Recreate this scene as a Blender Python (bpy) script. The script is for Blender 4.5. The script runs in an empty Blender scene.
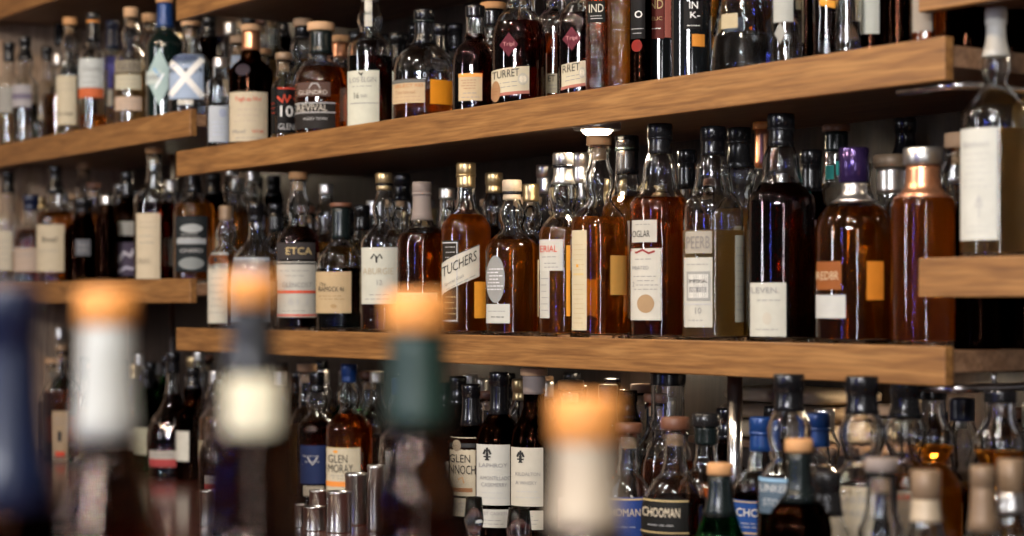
import bpy, bmesh, math, random
from mathutils import Vector, noise
random.seed(7)
PI = math.pi
sc = bpy.context.scene
COL = sc.collection

# ------------------------------------------------------------------ camera
F = 1900.0; W = 1024; H0 = 536
TH = math.atan2(2696, 1900); ST, CT = math.sin(TH), math.cos(TH)
DIST = 1.744          # camera to the plane of the shelf fronts
EYE = 1.35
HOR = 303.0
cam = bpy.data.cameras.new('camera'); camo = bpy.data.objects.new('camera', cam); COL.objects.link(camo)
cam.sensor_width = 36; cam.lens = F / W * 36
cam.shift_y = (HOR - H0 / 2) / W
camo.location = (0, -DIST, EYE); camo.rotation_euler = (PI / 2, 0, TH)
cam.dof.use_dof = True; cam.dof.focus_distance = 3.0; cam.dof.aperture_fstop = 3.2
cam.clip_start = 0.05
sc.camera = camo

# ------------------------------------------------------------------ world, lights, exposure
wd = bpy.data.worlds.new('world'); sc.world = wd; wd.use_nodes = True
nt = wd.node_tree; bg = nt.nodes['Background']
tc = nt.nodes.new('ShaderNodeTexCoord'); sx = nt.nodes.new('ShaderNodeSeparateXYZ')
rp = nt.nodes.new('ShaderNodeValToRGB')
nt.links.new(tc.outputs['Generated'], sx.inputs[0])
mr = nt.nodes.new('ShaderNodeMapRange'); mr.inputs[1].default_value = -1; mr.inputs[2].default_value = 1
nt.links.new(sx.outputs[2], mr.inputs[0]); nt.links.new(mr.outputs[0], rp.inputs[0])
rp.color_ramp.elements[0].color = (0.05, 0.032, 0.022, 1)
rp.color_ramp.elements[1].color = (0.16, 0.12, 0.095, 1)
e = rp.color_ramp.elements.new(0.5); e.color = (0.10, 0.085, 0.08, 1)
nt.links.new(rp.outputs[0], bg.inputs[0]); bg.inputs[1].default_value = 0.45

def area(name, loc, target, sx_, sy_, power, color):
    l = bpy.data.lights.new(name, 'AREA'); l.shape = 'RECTANGLE'; l.size = sx_; l.size_y = sy_
    l.energy = power; l.color = color
    o = bpy.data.objects.new(name, l); COL.objects.link(o); o.location = loc
    o.rotation_euler = (Vector(target) - Vector(loc)).to_track_quat('-Z', 'Y').to_euler()
    return o
COOL = (0.97, 0.97, 1.0); WARM = (1.0, 0.74, 0.48)
# daylight through a row of four tall panes behind the camera
for i in range(4):
    area('window_daylight', (0.35 + i * 0.40, -4.4, 2.55), (-1.9, 0, 1.2), 0.15, 0.45, 30, COOL)
area('window_daylight_side', (-3.6, -4.6, 2.0), (-3.2, 0, 1.3), 0.25, 1.3, 36, COOL)
area('blue_neon_tube', (-1.15, -3.6, 1.55), (-1.9, 0, 1.3), 0.045, 1.2, 5, (0.12, 0.17, 1.0))
area('doorway_daylight', (1.9, -2.6, 1.5), (-1.9, 0, 1.2), 0.16, 1.7, 16, COOL)
# warm lamps over the bar
for p in ((-0.35, -1.25, 2.9), (-0.75, -1.25, 2.9), (-1.15, -1.25, 2.9), (-2.2, -1.25, 2.9), (-3.2, -1.25, 2.9)):
    area('added_downlight', p, (p[0], -1.1, 0), 0.15, 0.15, 9, (1.0, 0.93, 0.84))  # unseen downlights, added to put highlights on the bottle shoulders
for p in ((-0.9, -1.9, 2.75), (-2.3, -1.9, 2.75), (-3.7, -1.9, 2.75)):
    area('bar_lamp', p, (p[0] - 0.1, 0.0, 1.3), 0.09, 0.09, 14, WARM)

for p in ((-0.30, -2.05, 2.35), (-0.95, -2.15, 2.35), (-0.62, -1.9, 2.5)):  # unseen spots added to give the foreground glass its highlights
    l_ = bpy.data.lights.new('added_bar_spot', 'SPOT'); l_.energy = 13; l_.shadow_soft_size = .09; l_.spot_size = .75; l_.spot_blend = .4; l_.color = (.88, .96, 1.0)
    o_ = bpy.data.objects.new('added_bar_spot', l_); COL.objects.link(o_); o_.location = p
    o_.rotation_euler = (Vector((-.75, -1.35, 1.1)) - Vector(p)).to_track_quat('-Z', 'Y').to_euler()

sc.view_settings.view_transform = 'Standard'; sc.view_settings.look = 'None'
sc.view_settings.gamma = 1; sc.view_settings.use_curve_mapping = False
sc.view_settings.exposure = 0.35
cy = sc.cycles
cy.max_bounces = 12; cy.transmission_bounces = 10; cy.glossy_bounces = 5; cy.diffuse_bounces = 3
cy.transparent_max_bounces = 24
cy.caustics_reflective = False; cy.caustics_refractive = True
cy.sample_clamp_indirect = 12.0; cy.use_denoising = True

# ------------------------------------------------------------------ pixel <-> place
def zc_of(px, y):
    return (DIST + y) / ((px - 512) / F * ST + CT)
def X_of(px, y):
    z = zc_of(px, y); return (px - 512) / F * z * CT - z * ST
def Z_of(py, zc):
    return (HOR - py) * zc / F + EYE
def px_of(x, y):
    Y = y + DIST; z = -x * ST + Y * CT; xr = x * CT + Y * ST
    return 512 + F * xr / z, z

# ------------------------------------------------------------------ materials
MATS = {}
def newmat(name):
    m = bpy.data.materials.new(name); m.use_nodes = True
    n = m.node_tree.nodes; l = m.node_tree.links
    b = n['Principled BSDF']
    return m, n, l, b
def plain(name, col, rough=0.5, metal=0.0, coat=0.0, bump=0.0, bscale=300):
    if name in MATS: return MATS[name]
    m, n, l, b = newmat(name)
    b.inputs['Roughness'].default_value = rough; b.inputs['Metallic'].default_value = metal
    b.inputs['Coat Weight'].default_value = coat; b.inputs['Coat Roughness'].default_value = 0.04
    if name.startswith(('paper', 'ink')): b.inputs['Specular IOR Level'].default_value = 0.12
    t = n.new('ShaderNodeTexCoord'); no = n.new('ShaderNodeTexNoise'); no.inputs['Scale'].default_value = 60
    l.new(t.outputs['Object'], no.inputs['Vector'])
    mx = n.new('ShaderNodeMix'); mx.data_type = 'RGBA'
    mx.inputs[6].default_value = (*[c * 0.88 for c in col], 1); mx.inputs[7].default_value = (*[min(1, c * 1.08) for c in col], 1)
    l.new(no.outputs[0], mx.inputs[0]); l.new(mx.outputs[2], b.inputs['Base Color'])
    if bump:
        bu = n.new('ShaderNodeBump'); bu.inputs['Strength'].default_value = bump; bu.inputs['Distance'].default_value = 0.001
        n2 = n.new('ShaderNodeTexNoise'); n2.inputs['Scale'].default_value = bscale
        l.new(t.outputs['Object'], n2.inputs['Vector']); l.new(n2.outputs[0], bu.inputs['Height']); l.new(bu.outputs[0], b.inputs['Normal'])
    MATS[name] = m
    return m
def glassmat(name, col, rough=0.0, ior=1.5, bump=.22, bscale=45):
    if name in MATS: return MATS[name]
    m, n, l, b = newmat(name)
    n.remove(b)
    g = n.new('ShaderNodeBsdfGlass'); g.inputs['Color'].default_value = (*col, 1); g.inputs['Roughness'].default_value = rough
    g.inputs['IOR'].default_value = ior
    t = n.new('ShaderNodeTexCoord'); no = n.new('ShaderNodeTexNoise'); no.inputs['Scale'].default_value = bscale
    l.new(t.outputs['Object'], no.inputs['Vector'])
    bu = n.new('ShaderNodeBump'); bu.inputs['Strength'].default_value = bump; bu.inputs['Distance'].default_value = 0.002
    l.new(no.outputs[0], bu.inputs['Height']); l.new(bu.outputs[0], g.inputs['Normal'])
    l.new(g.outputs[0], n['Material Output'].inputs[0])
    MATS[name] = m
    return m
def thinglass(name, col):
    "clear glass of small thickness: lets light through, mirrors by angle, darker where seen edge on"
    if name in MATS: return MATS[name]
    m, n, l, b = newmat(name); n.remove(b)
    tr = n.new('ShaderNodeBsdfTransparent'); gl = n.new('ShaderNodeBsdfGlossy'); gl.inputs['Roughness'].default_value = 0.02
    lw = n.new('ShaderNodeLayerWeight'); lw.inputs['Blend'].default_value = 0.25
    rm = n.new('ShaderNodeValToRGB'); rm.color_ramp.elements[0].color = (*col, 1)
    rm.color_ramp.elements[1].color = (*[c * 0.25 for c in col], 1); rm.color_ramp.elements[1].position = 0.95
    l.new(lw.outputs['Facing'], rm.inputs[0]); l.new(rm.outputs[0], tr.inputs[0])
    fr = n.new('ShaderNodeFresnel'); fr.inputs[0].default_value = 1.6
    t = n.new('ShaderNodeTexCoord'); no = n.new('ShaderNodeTexNoise'); no.inputs['Scale'].default_value = 45
    l.new(t.outputs['Object'], no.inputs['Vector'])
    bu = n.new('ShaderNodeBump'); bu.inputs['Strength'].default_value = 0.3; bu.inputs['Distance'].default_value = 0.002
    l.new(no.outputs[0], bu.inputs['Height']); l.new(bu.outputs[0], gl.inputs['Normal'])
    mx = n.new('ShaderNodeMixShader'); l.new(fr.outputs[0], mx.inputs[0]); l.new(tr.outputs[0], mx.inputs[1]); l.new(gl.outputs[0], mx.inputs[2])
    l.new(mx.outputs[0], n['Material Output'].inputs[0])
    MATS[name] = m
    return m
def liquidmat(name, col, body, share):
    "spirit: refracts, with a little body of its own colour"
    if name in MATS: return MATS[name]
    m, n, l, b = newmat(name); n.remove(b)
    g = n.new('ShaderNodeBsdfGlass'); g.inputs['Color'].default_value = (*col, 1); g.inputs['IOR'].default_value = 1.36
    tl = n.new('ShaderNodeBsdfTranslucent'); tl.inputs[0].default_value = (*body, 1)
    mx = n.new('ShaderNodeMixShader'); mx.inputs[0].default_value = share
    l.new(g.outputs[0], mx.inputs[1]); l.new(tl.outputs[0], mx.inputs[2]); l.new(mx.outputs[0], n['Material Output'].inputs[0])
    MATS[name] = m
    return m
GL = {
 'clear': lambda: glassmat('clear_glass', (0.97, 0.98, 0.98)),
 'green': lambda: glassmat('green_glass', (0.10, 0.38, 0.16)),
 'dark': lambda: glassmat('dark_brown_glass', (0.12, 0.05, 0.03)),
 'black': lambda: plain('black_glass', (0.006, 0.007, 0.008), 0.06, 0, 0.6),
 'blackgreen': lambda: plain('black_green_glass', (0.003, 0.009, 0.008), 0.08, 0, 0.3),
 'smoke': lambda: glassmat('smoke_brown_glass', (0.50, 0.40, 0.34)),
 'ripple': lambda: glassmat('rippled_glass', (0.95, 0.95, 0.94), bump=1.0, bscale=150),
 'thin': lambda: thinglass('thin_clear_glass', (0.93, 0.95, 0.95)),
 'redglass': lambda: glassmat('red_glass', (0.5, 0.05, 0.03)),
}
LQ = {
 'amber': lambda: liquidmat('amber_spirit', (1.0, 0.56, 0.17), (1.0, 0.40, 0.07), 0.14),
 'orange': lambda: liquidmat('orange_spirit', (1.0, 0.60, 0.16), (1.0, 0.42, 0.05), 0.26),
 'glow': lambda: liquidmat('bright_orange_spirit', (1.0, 0.55, 0.14), (1.0, 0.38, 0.04), 0.55),
 'deep': lambda: liquidmat('deep_amber_spirit', (0.86, 0.36, 0.10), (0.70, 0.22, 0.04), 0.12),
 'sherry': lambda: liquidmat('sherry_dark_spirit', (0.30, 0.06, 0.03), (0.14, 0.025, 0.012), 0.08),
 'gold': lambda: liquidmat('gold_spirit', (0.98, 0.76, 0.40), (0.95, 0.60, 0.22), 0.36),
 'pale': lambda: liquidmat('pale_straw_spirit', (0.98, 0.86, 0.58), (1.0, 0.70, 0.34), 0.72),
 'slate': lambda: liquidmat('slate_spirit', (0.40, 0.40, 0.36), (0.08, 0.085, 0.08), 0.3),
 'red': lambda: liquidmat('red_spirit', (0.6, 0.08, 0.04), (0.5, 0.05, 0.03), 0.25),
 'water': lambda: liquidmat('clear_spirit', (0.97, 0.98, 0.98), (0.6, 0.6, 0.6), 0.03),
}
PC = {  # capsule and stopper colours: colour, roughness, metal
 'black': ((0.006, 0.006, 0.007), 0.2, 0.0), 'gold': ((0.62, 0.47, 0.25), 0.33, 0.9), 'cork': ((0.52, 0.27, 0.11), 0.75, 0),
 'palecork': ((0.50, 0.31, 0.17), 0.75, 0), 'copper': ((0.75, 0.36, 0.2), 0.3, 0.9), 'silver': ((0.62, 0.6, 0.58), 0.3, 0.95),
 'taupe': ((0.22, 0.18, 0.16), 0.7, 0), 'grey': ((0.016, 0.0155, 0.016), 0.25, 0.2), 'navy': ((0.006, 0.011, 0.035), 0.3, 0),
 'blue': ((0.008, 0.04, 0.16), 0.3, 0.2), 'brown': ((0.02, 0.01, 0.009), 0.4, 0), 'purple': ((0.045, 0.025, 0.10), 0.15, 0.6),
 'white': ((0.50, 0.49, 0.44), 0.5, 0), 'green': ((0.008, 0.028, 0.02), 0.45, 0), 'tan': ((0.21, 0.14, 0.085), 0.45, 0.2),
 'slategreen': ((0.008, 0.013, 0.013), 0.25, 0.1), 'redwood': ((0.13, 0.05, 0.025), 0.5, 0), 'cream': ((0.46, 0.37, 0.26), 0.5, 0.2),
 'orange': ((0.72, 0.28, 0.06), 0.6, 0), 'clear': None}
def capmat(c):
    col, r, me = PC[c]
    return plain('stopper_' + c, col, r, me, 0.0, 0.15, 120)
def ink(col):
    key = 'ink_%d_%d_%d' % tuple(int(c * 255) for c in col)
    return plain(key, col, 0.5)
def paper(col, rough=0.55):
    col = (col[0] * .76, col[1] * .745, col[2] * .68)
    key = 'paper_%d_%d_%d' % tuple(int(c * 255) for c in col)
    return plain(key, col, rough, 0, 0, 0.1, 500)
def woodmat(name, c1, c2, c3, scale=1.0, rough=0.5, axis='x', coat=0.0, knots=False):
    if name in MATS: return MATS[name]
    m, n, l, b = newmat(name)
    t = n.new('ShaderNodeTexCoord'); mp = n.new('ShaderNodeMapping')
    s = {'x': (1.0, 18, 18), 'z': (14, 14, 1.2), 'y': (14, 1.2, 14)}[axis]
    mp.inputs['Scale'].default_value = tuple(v * scale for v in s)
    l.new(t.outputs['Object'], mp.inputs[0])
    n1 = n.new('ShaderNodeTexNoise'); n1.inputs['Scale'].default_value = 2.2; n1.inputs['Detail'].default_value = 8; n1.inputs['Distortion'].default_value = 1.2
    l.new(mp.outputs[0], n1.inputs['Vector'])
    n2 = n.new('ShaderNodeTexNoise'); n2.inputs['Scale'].default_value = 9; n2.inputs['Detail'].default_value = 5
    l.new(mp.outputs[0], n2.inputs['Vector'])
    r1 = n.new('ShaderNodeValToRGB'); r1.color_ramp.elements[0].color = (*c1, 1); r1.color_ramp.elements[1].color = (*c3, 1)
    r1.color_ramp.elements[0].position = 0.3; r1.color_ramp.elements[1].position = 0.72
    e = r1.color_ramp.elements.new(0.5); e.color = (*c2, 1)
    l.new(n1.outputs[0], r1.inputs[0])
    mx = n.new('ShaderNodeMix'); mx.data_type = 'RGBA'; mx.blend_type = 'MULTIPLY'; mx.inputs[0].default_value = 0.55
    r2 = n.new('ShaderNodeValToRGB'); r2.color_ramp.elements[0].color = (0.45, 0.4, 0.36, 1); r2.color_ramp.elements[1].color = (1, 1, 1, 1)
    r2.color_ramp.elements[0].position = 0.35; r2.color_ramp.elements[1].position = 0.6
    l.new(n2.outputs[0], r2.inputs[0]); l.new(r1.outputs[0], mx.inputs[6]); l.new(r2.outputs[0], mx.inputs[7])
    outc = mx.outputs[2]
    if knots:
        mk = n.new('ShaderNodeMapping'); mk.inputs['Scale'].default_value = (2.2, 4, 9); mk.inputs['Location'].default_value = (.3, .2, .1)
        vo = n.new('ShaderNodeTexVoronoi'); vo.inputs['Scale'].default_value = 1.0
        n3 = n.new('ShaderNodeTexNoise'); n3.inputs['Scale'].default_value = 20
        l.new(t.outputs['Object'], mk.inputs[0]); l.new(mk.outputs[0], vo.inputs['Vector']); l.new(mk.outputs[0], n3.inputs['Vector'])
        ad = n.new('ShaderNodeMath'); ad.operation = 'MULTIPLY_ADD'; ad.inputs[1].default_value = .12
        l.new(n3.outputs[0], ad.inputs[0]); l.new(vo.outputs['Distance'], ad.inputs[2])
        kr = n.new('ShaderNodeValToRGB'); kr.color_ramp.elements[0].position = .10; kr.color_ramp.elements[1].position = .24
        kr.color_ramp.elements[0].color = (.38, .32, .3, 1); kr.color_ramp.elements[1].color = (1, 1, 1, 1)
        l.new(ad.outputs[0], kr.inputs[0])
        m2 = n.new('ShaderNodeMix'); m2.data_type = 'RGBA'; m2.blend_type = 'MULTIPLY'; m2.inputs[0].default_value = .8
        l.new(outc, m2.inputs[6]); l.new(kr.outputs[0], m2.inputs[7]); outc = m2.outputs[2]
    l.new(outc, b.inputs['Base Color'])
    b.inputs['Roughness'].default_value = rough; b.inputs['Coat Weight'].default_value = coat; b.inputs['Coat Roughness'].default_value = 0.12
    bu = n.new('ShaderNodeBump'); bu.inputs['Strength'].default_value = 0.25; bu.inputs['Distance'].default_value = 0.002
    l.new(n2.outputs[0], bu.inputs['Height']); l.new(bu.outputs[0], b.inputs['Normal'])
    MATS[name] = m
    return m
OAK = woodmat('oiled_oak', (0.165, 0.070, 0.018), (0.255, 0.118, 0.033), (0.35, 0.178, 0.056), 1.7, knots=True)
BOARD = woodmat('shelf_board_wood', (0.16, 0.085, 0.045), (0.22, 0.12, 0.065), (0.28, 0.16, 0.09))
BEIGE = woodmat('beige_planks', (0.36, 0.25, 0.17), (0.44, 0.31, 0.215), (0.50, 0.37, 0.26), 1.0, 0.6, 'z')
DARKW = woodmat('dark_back_wood', (0.02, 0.013, 0.01), (0.033, 0.021, 0.016), (0.05, 0.032, 0.023), 1.0, 0.4, 'z')
REDW = woodmat('dark_red_counter', (0.05, 0.012, 0.009), (0.075, 0.018, 0.012), (0.10, 0.027, 0.018), 0.7, 0.25, 'x', 0.5)
FLOORM = woodmat('floor_boards', (0.05, 0.03, 0.02), (0.08, 0.05, 0.03), (0.11, 0.07, 0.045), 0.4, 0.4)
CEILM = plain('ceiling_paint', (0.16, 0.12, 0.09), 0.8)
STEEL = plain('brushed_steel', (0.55, 0.54, 0.53), 0.28, 1.0)
CHROME = plain('chrome', (0.72, 0.71, 0.72), 0.22, 1.0)

# ------------------------------------------------------------------ mesh helpers
def link(name, me, mats, parent=None, loc=(0, 0, 0), smooth=True):
    o = bpy.data.objects.new(name, me); COL.objects.link(o)
    for m in (mats if isinstance(mats, (list, tuple)) else [mats]): me.materials.append(m)
    if smooth:
        me.polygons.foreach_set('use_smooth', [True] * len(me.polygons))
    if parent: o.parent = parent
    o.location = loc
    return o
def mesh(name, V, Fc, mi=None):
    me = bpy.data.meshes.new(name); me.from_pydata(V, [], Fc)
    if mi: me.polygons.foreach_set('material_index', mi)
    me.update(); return me
def bevel_box(name, lo, hi, mat, parent=None, bev=0.002, origin=None, seg=2):
    o_ = Vector(origin) if origin else (Vector(lo) + Vector(hi)) / 2
    bm = bmesh.new(); bmesh.ops.create_cube(bm, size=1)
    s = Vector(hi) - Vector(lo); c = (Vector(lo) + Vector(hi)) / 2 - o_
    for v in bm.verts: v.co = Vector((v.co.x * s.x, v.co.y * s.y, v.co.z * s.z)) + c
    if bev: bmesh.ops.bevel(bm, geom=bm.edges[:], offset=bev, segments=seg, affect='EDGES', profile=0.5)
    me = bpy.data.meshes.new(name); bm.to_mesh(me); bm.free()
    ob = link(name, me, mat, parent, (0, 0, 0), False)
    if parent: ob.location = o_ - parent.location
    else: ob.location = o_
    return ob
def lathe(profile, seg=28, sq=None, closed=True):
    "profile: list of (r, z) from the axis out and back; sq(z) gives the squareness 0..1"
    V = []; Fc = []; rings = []
    for r, z in profile:
        if r < 1e-6:
            rings.append([len(V)]); V.append((0, 0, z))
        else:
            ids = []
            k = sq(z) if sq else 0
            for i in range(seg):
                a = 2 * PI * i / seg
                c, s = math.cos(a), math.sin(a)
                if k:
                    n_ = 2 + 5 * k
                    q = (abs(c) ** n_ + abs(s) ** n_) ** (-1 / n_)
                else: q = 1
                ids.append(len(V)); V.append((r * q * c, r * q * s, z))
            rings.append(ids)
    for a, b in zip(rings[:-1], rings[1:]):
        if len(a) == 1 and len(b) == 1: continue
        for i in range(seg):
            j = (i + 1) % seg
            if len(a) == 1: Fc.append((a[0], b[j], b[i]))
            elif len(b) == 1: Fc.append((a[i], a[j], b[0]))
            else: Fc.append((a[i], a[j], b[j], b[i]))
    return V, Fc
def empty(name, loc, label, cat, group=None):
    o = bpy.data.objects.new(name, None); COL.objects.link(o); o.location = loc; o.empty_display_size = 0.05
    tag(o, label, cat, group); return o
def tag(o, label=None, cat=None, group=None, kind=None):
    if label: o['label'] = label
    if cat: o['category'] = cat
    if group: o['group'] = group
    if kind: o['kind'] = kind
    return o

# ------------------------------------------------------------------ bottle shapes
STY = {
 # (z/H, r) ; r as ('R',k) body or ('n',k) neck
 'std':   [(.60, 'R', 1), (.655, 'R', .95), (.70, 'R', .74), (.735, 'R', .50), (.77, 'n', 1.25), (.82, 'n', 1.08), (1, 'n', 1)],
 'bulb':  [(.55, 'R', 1), (.60, 'R', .95), (.645, 'R', .72), (.68, 'R', .50), (.715, 'n', 1.28), (.76, 'n', 1.55), (.81, 'n', 1.58), (.86, 'n', 1.2), (.90, 'n', 1.0), (1, 'n', 1)],
 'squat': [(.44, 'R', 1), (.52, 'R', .98), (.60, 'R', .88), (.66, 'R', .68), (.70, 'R', .46), (.735, 'n', 1.15), (.78, 'n', 1.0), (1, 'n', 1)],
 'stag':  [(.26, 'R', 1), (.36, 'R', .98), (.46, 'R', .80), (.56, 'R', .50), (.64, 'n', 1.45), (.72, 'n', 1.15), (.80, 'n', 1.0), (1, 'n', 1)],
 'cone':  [(.10, 'R', .97), (.45, 'R', .76), (.56, 'R', .68), (.62, 'R', .5), (.68, 'n', 1.3), (.75, 'n', 1.0), (1, 'n', 1)],
 'wine':  [(.60, 'R', 1), (.66, 'R', .92), (.72, 'R', .66), (.77, 'R', .46), (.83, 'n', 1.05), (1, 'n', 1)],
 'tall':  [(.72, 'R', 1), (.76, 'R', .93), (.80, 'R', .62), (.83, 'n', 1.1), (1, 'n', 1)],
 'highbulb': [(.60, 'R', 1), (.655, 'R', .94), (.70, 'R', .68), (.735, 'n', 1.7), (.78, 'n', 1.55), (.82, 'n', 1.5), (.865, 'n', 1.15), (.90, 'n', 1.0), (1, 'n', 1)],
 'longneck': [(.48, 'R', 1), (.54, 'R', .93), (.60, 'R', .72), (.66, 'n', 1.85), (.74, 'n', 1.4), (.84, 'n', 1.12), (1, 'n', 1)],
 'droplet': [(.48, 'R', 1), (.55, 'R', .92), (.62, 'n', 2.5), (.70, 'n', 2.35), (.78, 'n', 2.15), (.83, 'n', 1.8), (.875, 'n', 1.15), (1, 'n', 1)],
 'round': [(.56, 'R', 1), (.63, 'R', .97), (.69, 'R', .82), (.735, 'R', .58), (.765, 'n', 1.2), (.80, 'n', 1.0), (1, 'n', 1)],
}
def outer(style, H, R, rn):
    pts = [(H * t, (R if k == 'R' else rn) * v) for t, k, v in STY[style]]
    b0 = 0.93 if style in ('stag',) else 1.0
    P = [(0.0, R * b0 - 0.004), (0.0015, R * b0 - 0.0015), (0.005, R * b0), (0.012, R * b0)] + ([(pts[0][0] * .5, R * .985)] if style == 'stag' else []) + [pts[0]]
    # smooth part
    q = [P[-2]] + pts + [(pts[-1][0] + .01, pts[-1][1])]
    for i in range(1, len(q) - 2):
        p0, p1, p2, p3 = q[i - 1], q[i], q[i + 1], q[i + 2]
        n = 4
        for k in range(1, n + 1):
            t = k / n
            z = p1[0] + (p2[0] - p1[0]) * t
            d = p2[0] - p1[0] + 1e-9
            m1 = (p2[1] - p0[1]) / (p2[0] - p0[0] + 1e-9) * d; m2 = (p3[1] - p1[1]) / (p3[0] - p1[0] + 1e-9) * d
            if i == 1: m1 = 0
            r = (2*t**3-3*t**2+1)*p1[1] + (t**3-2*t**2+t)*m1 + (-2*t**3+3*t**2)*p2[1] + (t**3-t**2)*m2
            P.append((z, max(r, rn * .9)))
    return P
def rad_at(P, z):
    for (z0, r0), (z1, r1) in zip(P[:-1], P[1:]):
        if z <= z1: return r0 + (r1 - r0) * max(0, (z - z0)) / (z1 - z0 + 1e-9)
    return P[-1][1]

FONT = {}
def text_tris(s):
    if s in FONT: return FONT[s]
    c = bpy.data.curves.new('t', 'FONT'); c.body = s; c.resolution_u = 2; c.size = 1
    o = bpy.data.objects.new('t', c); COL.objects.link(o)
    dg = bpy.context.evaluated_depsgraph_get(); dg.update()
    me = bpy.data.meshes.new_from_object(o.evaluated_get(dg))
    V = [tuple(v.co) for v in me.vertices]; Fc = [tuple(p.vertices) for p in me.polygons]
    bpy.data.objects.remove(o); bpy.data.curves.remove(c); bpy.data.meshes.remove(me)
    if V:
        x0 = min(v[0] for v in V); x1 = max(v[0] for v in V); y0 = min(v[1] for v in V); y1 = max(v[1] for v in V)
        V = [((v[0] - x0) / (x1 - x0), (v[1] - y0) / (y1 - y0)) for v in V]
    FONT[s] = (V, Fc); return FONT[s]

class Surf:
    "maps a picture position to the front of a bottle"
    def __init__(s, px, zc, base, P, az, sqf=0, square=False):
        s.px = px; s.zc = zc; s.base = base; s.P = P; s.az = az; s.square = square
    def at(s, px, py, off):
        z = Z_of(py, s.zc) - s.base
        r = rad_at(s.P, z)
        u = (px - s.px) * s.zc / F / max(r, .001)
        u = max(-0.985, min(0.985, u))
        a = s.az + math.asin(u)
        rr = r
        if s.square:
            n_ = 7; c, q = abs(math.cos(a)), abs(math.sin(a))
            if z < s.square: rr = r * (c ** n_ + q ** n_) ** (-1 / n_)
        return ((rr + off) * math.cos(a), (rr + off) * math.sin(a), z)

class Ink:
    def __init__(s): s.V = []; s.F = []; s.M = []; s.mats = []
    def mat(s, col):
        m = ink(col)
        if m not in s.mats: s.mats.append(m)
        return s.mats.index(m)
    def add(s, V, Fc, col):
        k = s.mat(col); b = len(s.V); s.V += V
        for f in Fc: s.F.append(tuple(b + i for i in f)); s.M.append(k)
OFF_L = 0.0006; OFF_T = 0.0011
def grid_panel(su, x0, y0, x1, y1, off, slant=0, n=14, m=4, shape=None):
    V = []; Fc = []
    if shape in (None, 'rect'):
        for j in range(m + 1):
            for i in range(n + 1):
                u = i / n; v = j / m
                # even steps of angle rather than of picture width
                hw = max(1e-3, rad_at(su.P, Z_of((y0 + y1) / 2, su.zc) - su.base) * F / su.zc)
                a0 = math.asin(max(-.985, min(.985, (x0 - su.px) / hw))); a1 = math.asin(max(-.985, min(.985, (x1 - su.px) / hw)))
                x = su.px + hw * math.sin(a0 + (a1 - a0) * u)
                V.append(su.at(x, y0 + (y1 - y0) * v + slant * (u - .5), off))
        for j in range(m):
            for i in range(n):
                a = j * (n + 1) + i; Fc.append((a, a + n + 1, a + n + 2, a + 1))
    else:
        K = 24; R_ = 5; cx, cy = (x0 + x1) / 2, (y0 + y1) / 2; hx, hy = (x1 - x0) / 2, (y1 - y0) / 2
        V.append(su.at(cx, cy, off))
        for r in range(1, R_ + 1):
            for k in range(K):
                a = 2 * PI * k / K; c, s_ = math.cos(a), math.sin(a)
                q = 1
                if shape == 'diamond': q = 1 / (abs(c) + abs(s_))
                if shape == 'arch':
                    q = 1 / max(abs(c), abs(s_)) if s_ > -0.2 else 1 / max(abs(c), abs(s_) * 1.0) * (1 - .12 * abs(c))
                V.append(su.at(cx + hx * c * q * r / R_, cy + hy * s_ * q * r / R_, off))
        for k in range(K): Fc.append((0, 1 + (k + 1) % K, 1 + k))
        for r in range(1, R_):
            for k in range(K):
                a = 1 + (r - 1) * K; b = a + K; k2 = (k + 1) % K
                Fc.append((a + k, a + k2, b + k2, b + k))
    return V, Fc
def stroke(su, pts, w, off):
    V = []; Fc = []
    P2 = []
    for (xa, ya), (xb, yb) in zip(pts[:-1], pts[1:]):
        n = max(1, int(math.hypot(xb - xa, yb - ya) / 4))
        for k in range(n): P2.append((xa + (xb - xa) * k / n, ya + (yb - ya) * k / n))
    P2.append(pts[-1])
    for i, (x, y) in enumerate(P2):
        a = P2[max(0, i - 1)]; b = P2[min(len(P2) - 1, i + 1)]
        dx, dy = b[0] - a[0], b[1] - a[1]; L = math.hypot(dx, dy) or 1
        nx, ny = -dy / L * w / 2, dx / L * w / 2
        V.append(su.at(x + nx, y + ny, off)); V.append(su.at(x - nx, y - ny, off))
    for i in range(len(P2) - 1): Fc.append((2 * i, 2 * i + 1, 2 * i + 3, 2 * i + 2))
    return V, Fc

#PLACED (x, y, r, level)
def free(x, y, r, lev):
    return all((x - a) ** 2 + (y - b) ** 2 > (r + c + .0015) ** 2 for a, b, c, l in PLACED if l == lev)

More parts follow.
